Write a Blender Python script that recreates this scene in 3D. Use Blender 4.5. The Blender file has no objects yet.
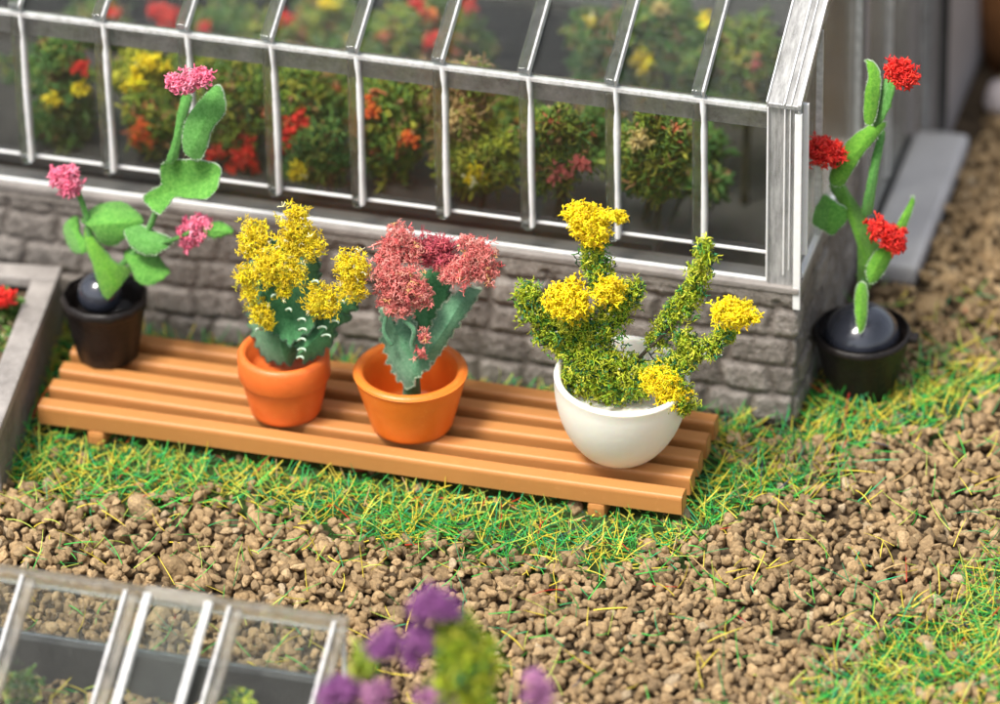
import bpy, bmesh, math, random
import numpy as np
from mathutils import Vector, Matrix

random.seed(7)
RNG = np.random.default_rng(11)
SC = bpy.context.scene
COL = SC.collection
PI = math.pi

# ------------------------------------------------------------------ camera
A = math.radians(16); P = math.radians(33.4); ROLL = .02
FPX = 6000.0; S = .0045; D = FPX * S
ca, sa, cp, sp = math.cos(A), math.sin(A), math.cos(P), math.sin(P)
vF = Vector((-sa*cp, ca*cp, -sp)); vR = Vector((ca, sa, 0)); vU = Vector((-sa*sp, ca*sp, cp))
Uc = vU*math.cos(ROLL) + vR*math.sin(ROLL); Rc = vR*math.cos(ROLL) - vU*math.sin(ROLL)
CAM = -vF*D


def ray(u, v):
    return vF*FPX + Rc*(u-500) - Uc*(v-352)


def at(u, v, y):
    """world point on the upright plane y = const"""
    d = ray(u, v); return CAM + d*((y-CAM.y)/d.y)


def atz(u, v, z=0.0):
    d = ray(u, v); return CAM + d*((z-CAM.z)/d.z)


def proj_np(X, Y, Z):
    q = np.stack([X-CAM.x, Y-CAM.y, Z-CAM.z], -1)
    z = q @ np.array(vF); x = q @ np.array(Rc); y = q @ np.array(Uc)
    return 500+FPX*x/z, 352-FPX*y/z


cd = bpy.data.cameras.new('camera'); cam = bpy.data.objects.new('camera', cd); COL.objects.link(cam)
m = Matrix((Rc, Uc, -vF)).transposed().to_4x4(); m.translation = CAM
cam.matrix_world = m
cd.sensor_width = 36; cd.lens = 36*FPX/1000.0
cd.clip_start = .5; cd.clip_end = 400
cd.dof.use_dof = True
cd.dof.focus_distance = D - 1.45
cd.dof.aperture_fstop = .46
cd.dof.aperture_blades = 0
SC.camera = cam

# ------------------------------------------------------------------ light
SUN_EL = math.radians(64); SUN_AZ = math.radians(212)   # azimuth from +Y clockwise
w = bpy.data.worlds.new('World'); SC.world = w; w.use_nodes = True
nt = w.node_tree; nt.nodes.clear()
o = nt.nodes.new('ShaderNodeOutputWorld'); b = nt.nodes.new('ShaderNodeBackground'); s = nt.nodes.new('ShaderNodeTexSky')
s.sky_type = 'NISHITA'; s.sun_disc = False; s.sun_elevation = SUN_EL; s.sun_rotation = SUN_AZ
s.air_density = 1.0; s.dust_density = 3.0; s.ozone_density = .6
b.inputs['Strength'].default_value = .15
hs = nt.nodes.new('ShaderNodeHueSaturation'); hs.inputs['Saturation'].default_value = .45
nt.links.new(s.outputs[0], hs.inputs['Color']); nt.links.new(hs.outputs[0], b.inputs[0]); nt.links.new(b.outputs[0], o.inputs[0])
sl = bpy.data.lights.new('sun', 'SUN'); so = bpy.data.objects.new('sun', sl); COL.objects.link(so)
sl.energy = 3.2; sl.angle = math.radians(16); sl.color = (1, .95, .87)
sd = Vector((math.sin(SUN_AZ)*math.cos(SUN_EL), math.cos(SUN_AZ)*math.cos(SUN_EL), math.sin(SUN_EL)))
so.rotation_euler = sd.to_track_quat('Z', 'Y').to_euler()
SC.view_settings.view_transform = 'Standard'; SC.view_settings.look = 'None'
SC.view_settings.gamma = 1; SC.view_settings.exposure = .52
try:
    SC.view_settings.use_curve_mapping = False
except Exception:
    pass
SC.render.engine = 'CYCLES'
SC.cycles.max_bounces = 10; SC.cycles.transparent_max_bounces = 24
SC.cycles.transmission_bounces = 6; SC.cycles.glossy_bounces = 4; SC.cycles.diffuse_bounces = 3
SC.cycles.caustics_reflective = False; SC.cycles.caustics_refractive = False


# ------------------------------------------------------------------ materials
def newmat(name):
    mt = bpy.data.materials.new(name); mt.use_nodes = True
    n = mt.node_tree; bs = n.nodes['Principled BSDF']
    return mt, n, bs


def N(n, kind, **kw):
    x = n.nodes.new(kind)
    for k, v in kw.items():
        if k in x.inputs.keys():
            x.inputs[k].default_value = v
        else:
            setattr(x, k, v)
    return x


def ramp(n, src, stops):
    r = n.nodes.new('ShaderNodeValToRGB')
    e = r.color_ramp.elements
    while len(e) < len(stops):
        e.new(.5)
    for i, (p, c) in enumerate(stops):
        e[i].position = p; e[i].color = (*c, 1) if len(c) == 3 else c
    n.links.new(src, r.inputs[0])
    return r.outputs[0]


def plastic(name, c, rough=.4, var=.12, scale=6, bump=.15, bscale=60, sss=0, spec=.5, coat=0, grime=None):
    mt, n, bs = newmat(name)
    tc = N(n, 'ShaderNodeTexCoord')
    no = N(n, 'ShaderNodeTexNoise', Scale=scale, Detail=6, Roughness=.65); n.links.new(tc.outputs['Object'], no.inputs['Vector'])
    lo = tuple(max(0, x*(1-var)) for x in c); hi = tuple(min(1, x*(1+var)) for x in c)
    cc = ramp(n, no.outputs['Fac'], [(.3, lo), (.7, hi)])
    if grime:
        n2 = N(n, 'ShaderNodeTexNoise', Scale=scale*9, Detail=5, Roughness=.7); n.links.new(tc.outputs['Object'], n2.inputs['Vector'])
        f = ramp(n, n2.outputs['Fac'], [(.60, (0, 0, 0)), (.72, (1, 1, 1))])
        mx = N(n, 'ShaderNodeMixRGB'); n.links.new(f, mx.inputs[0]); n.links.new(cc, mx.inputs[1]); mx.inputs[2].default_value = (*grime, 1)
        cc = mx.outputs[0]
    n.links.new(cc, bs.inputs['Base Color'])
    bs.inputs['Roughness'].default_value = rough
    bs.inputs['Specular IOR Level'].default_value = spec
    bs.inputs['Coat Weight'].default_value = coat; bs.inputs['Coat Roughness'].default_value = .15
    if sss:
        bs.inputs['Subsurface Weight'].default_value = sss
        bs.inputs['Subsurface Radius'].default_value = (.06, .03, .015)
        bs.inputs['Subsurface Scale'].default_value = 1.0
    nb = N(n, 'ShaderNodeTexNoise', Scale=bscale, Detail=6, Roughness=.6); n.links.new(tc.outputs['Object'], nb.inputs['Vector'])
    bp = N(n, 'ShaderNodeBump', Strength=bump, Distance=.02); n.links.new(nb.outputs['Fac'], bp.inputs['Height'])
    n.links.new(bp.outputs[0], bs.inputs['Normal'])
    return mt


def attrmat(name, rough=.7, sss=0, spec=.35, nscale=120, bump=.3, vary=.25, trans=0):
    """colour from the 'col' attribute, with a little fine mottling"""
    mt, n, bs = newmat(name)
    at_ = N(n, 'ShaderNodeAttribute'); at_.attribute_name = 'col'
    tc = N(n, 'ShaderNodeTexCoord')
    no = N(n, 'ShaderNodeTexNoise', Scale=nscale, Detail=5, Roughness=.7); n.links.new(tc.outputs['Object'], no.inputs['Vector'])
    g = ramp(n, no.outputs['Fac'], [(.3, (1-vary,)*3), (.7, (1+vary,)*3)])
    mx = N(n, 'ShaderNodeMixRGB', blend_type='MULTIPLY'); mx.inputs[0].default_value = 1
    n.links.new(at_.outputs['Color'], mx.inputs[1]); n.links.new(g, mx.inputs[2])
    n.links.new(mx.outputs[0], bs.inputs['Base Color'])
    bs.inputs['Roughness'].default_value = rough; bs.inputs['Specular IOR Level'].default_value = spec
    bp = N(n, 'ShaderNodeBump', Strength=bump, Distance=.01); n.links.new(no.outputs['Fac'], bp.inputs['Height'])
    n.links.new(bp.outputs[0], bs.inputs['Normal'])
    if sss:
        bs.inputs['Subsurface Weight'].default_value = sss
        bs.inputs['Subsurface Radius'].default_value = (.02, .02, .01)
    return mt


def clear(name, tint=(.9, .92, .9), haze=.06, gloss=.10, streak=True, rough=.06, hazecol=(.6, .6, .58), smudge=.0, sscale=(3, 60, 60), fres=1.0, scratch=0.0):
    """thin clear plastic: see-through, a mirror film, scratches and frosting"""
    mt = bpy.data.materials.new(name); mt.use_nodes = True; n = mt.node_tree; n.nodes.clear()
    out = N(n, 'ShaderNodeOutputMaterial')
    tr = N(n, 'ShaderNodeBsdfTransparent'); tr.inputs[0].default_value = (*tint, 1)
    gl = N(n, 'ShaderNodeBsdfGlossy', Roughness=rough); gl.inputs[0].default_value = (1, 1, 1, 1)
    di = N(n, 'ShaderNodeBsdfDiffuse'); di.inputs[0].default_value = (*hazecol, 1)
    tl = N(n, 'ShaderNodeBsdfTranslucent'); tl.inputs[0].default_value = (*hazecol, 1)
    dm = N(n, 'ShaderNodeMixShader'); dm.inputs[0].default_value = .4
    n.links.new(di.outputs[0], dm.inputs[1]); n.links.new(tl.outputs[0], dm.inputs[2])
    lw = N(n, 'ShaderNodeFresnel', IOR=1.45)
    mu = N(n, 'ShaderNodeMath', operation='MULTIPLY_ADD'); n.links.new(lw.outputs[0], mu.inputs[0]); mu.inputs[1].default_value = fres; mu.inputs[2].default_value = gloss-.04*fres
    tc = N(n, 'ShaderNodeTexCoord'); mp = N(n, 'ShaderNodeMapping'); mp.inputs['Scale'].default_value = sscale
    n.links.new(tc.outputs['Object'], mp.inputs[0])
    ns = N(n, 'ShaderNodeTexNoise', Scale=2.0, Detail=8, Roughness=.75); n.links.new(mp.outputs[0], ns.inputs['Vector'])
    bp = N(n, 'ShaderNodeBump', Strength=.35 if streak else .1, Distance=.01); n.links.new(ns.outputs['Fac'], bp.inputs['Height'])
    n.links.new(bp.outputs[0], gl.inputs['Normal'])
    m1 = N(n, 'ShaderNodeMixShader'); n.links.new(mu.outputs[0], m1.inputs[0]); n.links.new(tr.outputs[0], m1.inputs[1]); n.links.new(gl.outputs[0], m1.inputs[2])
    # haze amount: streaks + smudges
    n2 = N(n, 'ShaderNodeTexNoise', Scale=7.0, Detail=8, Roughness=.8, Distortion=.8); n.links.new(tc.outputs['Object'], n2.inputs['Vector'])
    f1 = ramp(n, ns.outputs['Fac'], [(.35, (haze*.3,)*3), (.75, (min(1, haze*2.2),)*3)])
    f2 = ramp(n, n2.outputs['Fac'], [(.52, (0, 0, 0)), (.72, (smudge,)*3)])
    ad = N(n, 'ShaderNodeMath', operation='ADD', use_clamp=True); n.links.new(f1, ad.inputs[0]); n.links.new(f2, ad.inputs[1])
    if scratch:
        for rot, sc2 in ((.35, (2.5, 130, 90)), (-.5, (130, 3, 70)), (.05, (1.2, 160, 120))):
            mp2 = N(n, 'ShaderNodeMapping'); mp2.inputs['Scale'].default_value = sc2; mp2.inputs['Rotation'].default_value = (rot, rot*.6, rot)
            n.links.new(tc.outputs['Object'], mp2.inputs[0])
            n3 = N(n, 'ShaderNodeTexNoise', Scale=1.0, Detail=3, Roughness=.6, Distortion=.4); n.links.new(mp2.outputs[0], n3.inputs['Vector'])
            f3 = ramp(n, n3.outputs['Fac'], [(.60, (0, 0, 0)), (.72, (scratch,)*3)])
            a2 = N(n, 'ShaderNodeMath', operation='ADD', use_clamp=True); n.links.new(ad.outputs[0], a2.inputs[0]); n.links.new(f3, a2.inputs[1]); ad = a2
    m2 = N(n, 'ShaderNodeMixShader'); n.links.new(ad.outputs[0], m2.inputs[0]); n.links.new(m1.outputs[0], m2.inputs[1]); n.links.new(dm.outputs[0], m2.inputs[2])
    n.links.new(m2.outputs[0], out.inputs[0])
    return mt


M_soil = plastic('soil', (.10, .072, .045), .95, .5, 14, .8, 60, spec=.1)
M_stone = attrmat('gravel_stone', .85, nscale=70, bump=1.0, vary=.38, spec=.2)
M_grass = attrmat('grass_fibre', .45, spec=.5, nscale=30, bump=0, vary=.1)
M_flock = attrmat('flock', .5, spec=.5, nscale=70, bump=.2, vary=.2, sss=.0)
M_bench = plastic('caramel_plastic', (.52, .225, .068), .45, .06, 3, .05, 60, sss=.12, spec=.4, grime=(.60, .27, .09))
M_orange = plastic('orange_plastic', (.80, .165, .030), .42, .07, 5, .12, 30, sss=.25, spec=.5, grime=(.85, .27, .06))
M_orange2 = plastic('bright_orange_plastic', (.85, .205, .022), .40, .06, 5, .12, 30, sss=.3, spec=.5, grime=(.88, .3, .05))
M_white = plastic('ivory_plastic', (.93, .89, .80), .40, .03, 5, .08, 40, sss=.35, spec=.5)
M_black = plastic('black_brown_plastic', (.014, .011, .010), .38, .3, 8, .3, 30, spec=.3, grime=(.04, .03, .025))
M_bead = plastic('slate_bead', (.03, .033, .045), .14, .1, 8, .03, 20, spec=.7, coat=.5)
M_greypl = plastic('grey_plastic', (.34, .31, .30), .5, .12, 4, .2, 30)
M_greyD = plastic('dark_grey_plastic', (.035, .034, .034), .5, .25, 6, .25, 30)
M_inner = plastic('interior_floor', (.05, .046, .042), .7, .3, 5, .3, 30)
M_wood = plastic('brown_wood', (.30, .13, .045), .6, .3, 6, .4, 30)
M_spine = plastic('pale_spines', (.50, .66, .50), .6, .1, 20, .1, 60)
M_darkstem = plastic('dark_wire', (.05, .04, .025), .6, .2, 20, .2, 60)
M_edge = plastic('white_edge_glow', (.90, .89, .87), .25, .05, 20, .1, 40, spec=.6, sss=.1)  # white stands in for light piped to the edges of clear plastic
M_edgeB = clear('frosted_acrylic', (.95, .95, .94), .40, .10, True, .15, (.97, .96, .94), .6, (22, 5, 4))
M_edge2 = clear('cloudy_edge_glow', (.95, .95, .94), .50, .14, True, .12, (.95, .94, .92), .4, (12, 12, 12))
M_brownclear = clear('smoky_acrylic', (.82, .80, .76), .16, .12, True, .12, (.72, .66, .58), .25, (6, 20, 20))
M_clear = clear('clear_acrylic_bar', (.93, .94, .93), .025, .12, True, .08, (.8, .8, .78), .10, (30, 30, 2))
M_pane = clear('clear_pane', (.94, .95, .94), .006, .035, True, .10, (.45, .44, .42), .015, (30, 8, 2), .6, .03)
M_roof = clear('scratched_roof_pane', (.93, .95, .94), .003, .006, True, .12, (.36, .36, .34), .008, (3, 55, 40), .15, .05)
M_band = clear('reflection_band', (.72, .71, .69), .95, .06, False, .3, (.86, .82, .79), .30, (6, 6, 6))  # pale grey put in for a reflection on the glass


def glassy(name, white=.0, wcol=(.95, .94, .92), rough=.04, scale=(8, 8, 8), wv=.0):
    """solid clear plastic that bends what lies behind it, with cloudy white patches"""
    mt, n, bs = newmat(name); out = n.nodes['Material Output']
    gl = N(n, 'ShaderNodeBsdfGlass', Roughness=rough, IOR=1.42); gl.inputs[0].default_value = (.97, .98, .97, 1)
    tr = N(n, 'ShaderNodeBsdfTransparent'); tr.inputs[0].default_value = (.93, .94, .93, 1)
    m0 = N(n, 'ShaderNodeMixShader'); m0.inputs[0].default_value = .55
    tc = N(n, 'ShaderNodeTexCoord'); mp = N(n, 'ShaderNodeMapping'); mp.inputs['Scale'].default_value = scale
    n.links.new(tc.outputs['Object'], mp.inputs[0])
    no = N(n, 'ShaderNodeTexNoise', Scale=3.0, Detail=7, Roughness=.7); n.links.new(mp.outputs[0], no.inputs['Vector'])
    bp = N(n, 'ShaderNodeBump', Strength=.25, Distance=.01); n.links.new(no.outputs['Fac'], bp.inputs['Height']); n.links.new(bp.outputs[0], gl.inputs['Normal'])
    n.links.new(tr.outputs[0], m0.inputs[1]); n.links.new(gl.outputs[0], m0.inputs[2])
    bs.inputs['Base Color'].default_value = (*wcol, 1); bs.inputs['Roughness'].default_value = .3
    bs.inputs['Transmission Weight'].default_value = .25
    f = ramp(n, no.outputs['Fac'], [(.38, (max(0, white-wv),)*3), (.64, (min(1, white+wv),)*3)])
    mx = N(n, 'ShaderNodeMixShader'); n.links.new(f, mx.inputs[0]); n.links.new(m0.outputs[0], mx.inputs[1]); n.links.new(bs.outputs[0], mx.inputs[2])
    n.links.new(mx.outputs[0], out.inputs[0])
    return mt


M_clear = glassy('clear_acrylic_bar', .02, wv=.03)
M_edgeB = glassy('frosted_acrylic', .36, wv=.14, rough=.06, scale=(14, 3, 2))
M_edge2 = glassy('cloudy_edge_glow', .70, wv=.16, rough=.1)  # weaker piped-light glow, put in as cloudy white
M_brownclear = glassy('smoky_acrylic', .16, (.7, .64, .56), wv=.1, rough=.1)


def felt(name, c, c2):
    mt, n, bs = newmat(name)
    tc = N(n, 'ShaderNodeTexCoord')
    no = N(n, 'ShaderNodeTexNoise', Scale=75, Detail=6, Roughness=.8); n.links.new(tc.outputs['Object'], no.inputs['Vector'])
    n2 = N(n, 'ShaderNodeTexNoise', Scale=9, Detail=3); n.links.new(tc.outputs['Object'], n2.inputs['Vector'])
    a_ = ramp(n, no.outputs['Fac'], [(.36, c), (.62, c2)])
    g = ramp(n, n2.outputs['Fac'], [(.3, (.75,)*3), (.7, (1.15,)*3)])
    mx = N(n, 'ShaderNodeMixRGB', blend_type='MULTIPLY'); mx.inputs[0].default_value = 1
    n.links.new(a_, mx.inputs[1]); n.links.new(g, mx.inputs[2]); n.links.new(mx.outputs[0], bs.inputs['Base Color'])
    bs.inputs['Roughness'].default_value = .85; bs.inputs['Specular IOR Level'].default_value = .15
    bs.inputs['Sheen Weight'].default_value = .25
    bp = N(n, 'ShaderNodeBump', Strength=.7, Distance=.008); n.links.new(no.outputs['Fac'], bp.inputs['Height'])
    n.links.new(bp.outputs[0], bs.inputs['Normal'])
    return mt


M_leaf = felt('leaf_felt', (.05, .23, .025), (.17, .42, .07))
M_leafD = felt('dark_leaf_felt', (.055, .22, .03), (.15, .38, .09))
M_leafR = felt('lime_leaf_felt', (.06, .245, .015), (.18, .41, .04))
M_cactus = felt('cactus_felt', (.03, .15, .045), (.09, .28, .11))
M_cactusL = felt('sage_felt', (.06, .20, .09), (.16, .33, .19))
M_rim = felt('pale_felt_edge', (.42, .62, .34), (.72, .82, .64))


# ------------------------------------------------------------------ object helpers
def tag(o_, label=None, cat=None, group=None, kind=None):
    if label: o_['label'] = label
    if cat: o_['category'] = cat
    if group: o_['group'] = group
    if kind: o_['kind'] = kind
    return o_


def thing(name, label, cat, loc=(0, 0, 0), group=None):
    o_ = bpy.data.objects.new(name, None); COL.objects.link(o_); o_.location = loc
    o_.empty_display_size = .1
    return tag(o_, label, cat, group)


def link(name, me, mat, parent):
    o_ = bpy.data.objects.new(name, me); COL.objects.link(o_)
    for mm in (mat if isinstance(mat, (list, tuple)) else [mat]):
        me.materials.append(mm)
    if parent is not None:
        o_.parent = parent
        # parents are unrotated empties or parts sitting at a plain offset
        wp = Vector((0, 0, 0)); q = parent
        while q is not None:
            wp += q.location; q = q.parent
        o_.location = -wp
    return o_


def npmesh(name, V, T, mat, parent=None, cols=None, smooth=True, mi=None):
    me = bpy.data.meshes.new(name)
    V = np.asarray(V, np.float32); T = np.asarray(T, np.int32); k = T.shape[1]
    me.vertices.add(len(V)); me.vertices.foreach_set('co', V.ravel())
    me.loops.add(T.size); me.loops.foreach_set('vertex_index', T.ravel())
    me.polygons.add(len(T)); me.polygons.foreach_set('loop_start', np.arange(0, T.size, k, dtype=np.int32))
    try:
        me.polygons.foreach_set('loop_total', np.full(len(T), k, np.int32))
    except Exception:
        pass
    me.polygons.foreach_set('use_smooth', np.full(len(T), smooth, bool))
    if mi is not None:
        me.polygons.foreach_set('material_index', np.asarray(mi, np.int32))
    if cols is not None:
        a_ = me.color_attributes.new('col', 'FLOAT_COLOR', 'POINT')
        c4 = np.ones((len(V), 4), np.float32); c4[:, :3] = cols
        a_.data.foreach_set('color', c4.ravel())
    me.update(calc_edges=True); me.validate()
    return link(name, me, mat, parent)


class MB:
    """gathers boxes, bars and lathes into one mesh"""
    def __init__(s_): s_.bm = bmesh.new()

    def box(s_, x0, x1, y0, y1, z0, z1, mi=0, bev=0):
        b_ = bmesh.new()
        bmesh.ops.create_cube(b_, size=1)
        for v in b_.verts:
            v.co = Vector(((x0+x1)/2+v.co.x*(x1-x0), (y0+y1)/2+v.co.y*(y1-y0), (z0+z1)/2+v.co.z*(z1-z0)))
        if bev:
            bmesh.ops.bevel(b_, geom=b_.edges[:], offset=bev, segments=2, affect='EDGES', profile=.6)
        s_.merge(b_, mi); return s_

    def bar(s_, p, q, wx, wz, up=(0, 0, 1), mi=0, bev=0, off=(0, 0)):
        """bar from p to q, width wx sideways and wz along up"""
        p = Vector(p); q = Vector(q); d = q-p; L = d.length; d.normalize()
        upv = Vector(up); side = d.cross(upv).normalized(); u2 = side.cross(d).normalized()
        b_ = bmesh.new(); bmesh.ops.create_cube(b_, size=1)
        for v in b_.verts: v.co = Vector((v.co.x*wx, v.co.y*L, v.co.z*wz))
        if bev: bmesh.ops.bevel(b_, geom=b_.edges[:], offset=bev, segments=2, affect='EDGES', profile=.6)
        c = (p+q)/2 + side*off[0] + u2*off[1]
        for v in b_.verts: v.co = c + side*v.co.x + d*v.co.y + u2*v.co.z
        s_.merge(b_, mi); return s_

    def merge(s_, b_, mi=0):
        base = {}
        for v in b_.verts: base[v] = s_.bm.verts.new(v.co)
        for f in b_.faces:
            try:
                nf = s_.bm.faces.new([base[v] for v in f.verts]); nf.material_index = mi; nf.smooth = f.smooth
            except ValueError:
                pass
        b_.free()

    def lathe(s_, c, prof, seg=48, mi=0, axis=None, wob=0):
        """prof: list of (radius, height); closed at zero radii"""
        c = Vector(c); rings = []
        for r, h in prof:
            if r <= 1e-6:
                rings.append([s_.bm.verts.new(c+Vector((0, 0, h)))])
            else:
                rings.append([s_.bm.verts.new(c+Vector((r*math.cos(2*PI*k/seg)*(1+wob*math.sin(3*2*PI*k/seg+h*9)), r*math.sin(2*PI*k/seg)*(1+wob*math.cos(2*2*PI*k/seg)), h))) for k in range(seg)])
        for a_, b_ in zip(rings, rings[1:]):
            for k in range(seg):
                k2 = (k+1) % seg
                if len(a_) == 1 and len(b_) == 1: continue
                if len(a_) == 1: vs = [a_[0], b_[k2], b_[k]]
                elif len(b_) == 1: vs = [a_[k], a_[k2], b_[0]]
                else: vs = [a_[k], a_[k2], b_[k2], b_[k]]
                f = s_.bm.faces.new(vs); f.material_index = mi; f.smooth = True
        return s_

    def tilt(s_, c, rx, ry):
        R_ = Matrix.Rotation(rx, 3, 'X') @ Matrix.Rotation(ry, 3, 'Y'); c = Vector(c)
        for v in s_.bm.verts: v.co = c + R_ @ (v.co-c)
        return s_

    def build(s_, name, mat, parent=None):
        bmesh.ops.recalc_face_normals(s_.bm, faces=s_.bm.faces[:])
        me = bpy.data.meshes.new(name); s_.bm.to_mesh(me); s_.bm.free()
        return link(name, me, mat, parent)


def tube_np(pts, radii, seg=7):
    pts = [Vector(p) for p in pts]; V = []; T = []
    prev = None
    for i, p in enumerate(pts):
        d = (pts[min(i+1, len(pts)-1)]-pts[max(i-1, 0)]).normalized()
        ref = prev if prev is not None else (Vector((0, 1, 0)) if abs(d.y) < .9 else Vector((1, 0, 0)))
        a_ = d.cross(ref).normalized(); b_ = a_.cross(d).normalized(); prev = b_
        for k in range(seg):
            t = 2*PI*k/seg
            V.append(tuple(p + (a_*math.cos(t)+b_*math.sin(t))*radii[i]))
    for i in range(len(pts)-1):
        for k in range(seg):
            k2 = (k+1) % seg; x = i*seg
            T += [(x+k, x+k2, x+seg+k2), (x+k, x+seg+k2, x+seg+k)]
    n0 = len(V); V += [tuple(pts[0]), tuple(pts[-1])]
    for k in range(seg):
        k2 = (k+1) % seg; x = (len(pts)-1)*seg
        T += [(n0, k2, k), (n0+1, x+k, x+k2)]
    return np.array(V), np.array(T)


def spline(pts, n=6):
    pts = [Vector(p) for p in pts]; out = []
    for i in range(len(pts)-1):
        p0 = pts[max(i-1, 0)]; p1 = pts[i]; p2 = pts[i+1]; p3 = pts[min(i+2, len(pts)-1)]
        for k in range(n):
            t = k/n
            out.append(.5*((2*p1)+(p2-p0)*t+(2*p0-5*p1+4*p2-p3)*t*t+(3*p1-p0-3*p2+p3)*t**3))
    out.append(pts[-1]); return out


def tube(name, pts, r0, r1, mat, parent, seg=8):
    sp_ = spline(pts) if len(pts) > 2 else [Vector(p) for p in pts]
    k = len(sp_)-1
    V, T = tube_np(sp_, [r0+(r1-r0)*i/k for i in range(k+1)], seg)
    return npmesh(name, V, T, mat, parent)


# vectorised scattering of small templates
def rotmats(n, rng):
    q = rng.normal(size=(n, 4)); q /= np.linalg.norm(q, axis=1)[:, None]
    w_, x, y, z = q.T
    return np.stack([np.stack([1-2*(y*y+z*z), 2*(x*y-z*w_), 2*(x*z+y*w_)], -1),
                     np.stack([2*(x*y+z*w_), 1-2*(x*x+z*z), 2*(y*z-x*w_)], -1),
                     np.stack([2*(x*z-y*w_), 2*(y*z+x*w_), 1-2*(x*x+y*y)], -1)], 1)


def scatter(tmpls, pos, scale, rng, cols=None, R_=None):
    """pos (n,3), scale (n,) or (n,3) applied before rotation; returns V, T, C"""
    n = len(pos); which = rng.integers(0, len(tmpls), n)
    if R_ is None: R_ = rotmats(n, rng)
    sc_ = scale if np.ndim(scale) == 2 else np.repeat(np.asarray(scale)[:, None], 3, 1)
    Vs = []; Ts = []; Cs = []; base = 0
    for t, (tv, tt) in enumerate(tmpls):
        idx = np.nonzero(which == t)[0]
        if not len(idx): continue
        v = tv[None]*sc_[idx][:, None, :]
        v = np.einsum('nij,nkj->nki', R_[idx], v) + pos[idx][:, None, :]
        Vs.append(v.reshape(-1, 3))
        Ts.append((tt[None]+(np.arange(len(idx))*len(tv))[:, None, None]+base).reshape(-1, 3))
        if cols is not None: Cs.append(np.repeat(cols[idx], len(tv), 0))
        base += len(idx)*len(tv)
    return np.concatenate(Vs), np.concatenate(Ts), (np.concatenate(Cs) if cols is not None else None)


def coral(seed, arms=4, r=.16, kink=.5, seg=4):
    rg = random.Random(seed); V = []; T = []; b0 = 0
    for a_ in range(arms):
        d = Vector((rg.gauss(0, 1), rg.gauss(0, 1), rg.gauss(0, 1))).normalized()
        pts = [Vector((0, 0, 0))]
        for k in range(3):
            d = (d+Vector((rg.gauss(0, kink), rg.gauss(0, kink), rg.gauss(0, kink)))).normalized()
            pts.append(pts[-1]+d*.38)
        v, t = tube_np(pts, [r*1.1, r, r*1.05, r*.75], seg)
        V.append(v); T.append(t+b0); b0 += len(v)
    return np.concatenate(V), np.concatenate(T)


CORAL = [coral(i) for i in range(8)]
CORAL_FINE = [coral(30+i, 4, .10, .6, 3) for i in range(8)]


def flake(seed):
    rg = random.Random(seed); V = []; T = []; b0 = 0
    for a_ in range(3):
        d = Vector((rg.gauss(0, 1), rg.gauss(0, 1), rg.gauss(0, 1))).normalized()
        e = d.orthogonal().normalized(); f = d.cross(e)
        L = rg.uniform(.6, 1.1); wd = rg.uniform(.14, .3)
        pts = [Vector((0, 0, 0)), d*L*.45+e*wd, d*L*.5-e*wd+f*.1, d*L+f*rg.uniform(-.2, .2), d*L*.5+f*.14]
        V += [tuple(p) for p in pts]
        T += [(b0, b0+1, b0+4), (b0, b0+4, b0+2), (b0+1, b0+3, b0+4), (b0+4, b0+3, b0+2), (b0, b0+2, b0+1), (b0+1, b0+2, b0+3)]
        b0 += 5
    return np.array(V), np.array(T)


FLAKES = [flake(i) for i in range(10)]


TURFT = FLAKES+CORAL_FINE+CORAL_FINE


def pal(n, rng, palette, jit=.15):
    """palette: list of (weight, rgb)"""
    wts = np.array([p[0] for p in palette], float); wts /= wts.sum()
    cs = np.array([p[1] for p in palette])
    c = cs[rng.choice(len(cs), n, p=wts)]
    return np.clip(c*(1+rng.normal(0, jit, (n, 1))), 0, 1)


def ell_pts(n, rng, c, r, shell=.45):
    d = rng.normal(size=(n, 3)); d /= np.linalg.norm(d, axis=1)[:, None]
    rad = shell+(1-shell)*rng.random(n)**.6
    # lumpy outline
    lump = rng.choice([.8, 1, 1.1, 1.3], len(d))+.18*np.sin(d[:, 0]*5+c[0]*40)*np.cos(d[:, 2]*6+c[2]*31)+.10*np.sin(d[:, 1]*9+d[:, 0]*7)
    return np.array(c)+d*(rad*lump)[:, None]*np.array(r)


# real depth to width of a round clump seen from above: same radius in y as in x
def clump(name, blobs, y, n_per, size, palette, parent, tm=CORAL, mat=None, rng=RNG, shell=.4, core=None, glint=0):
    """blobs: (u, v, ru, rv[, dy]) patches of a foam head, in metres around the plane y"""
    Vs = []; Ts = []; Cs = []; b0 = 0
    for bl in blobs:
        u, v, ru, rv = bl[:4]; dy = bl[4] if len(bl) > 4 else 0
        c = at(u, v, y+dy)
        rx = ru*S*.92; rz = rv*S*.95; ry = min(rx, rz)*.95
        n = max(6, int(n_per*(ru*rv)/400))
        ps = ell_pts(n, rng, c, (rx, ry, rz), shell)
        sc_ = size*rng.uniform(.65, 1.35, n)
        cc = pal(n, rng, palette)
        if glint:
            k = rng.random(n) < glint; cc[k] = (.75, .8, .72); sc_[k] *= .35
        V, T, C = scatter(tm, ps, sc_, rng, cc)
        Vs.append(V); Ts.append(T+b0); Cs.append(C); b0 += len(V)
    return npmesh(name, np.concatenate(Vs), np.concatenate(Ts), mat or M_flock, parent, np.concatenate(Cs), smooth=(tm is not FLAKES))


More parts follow.
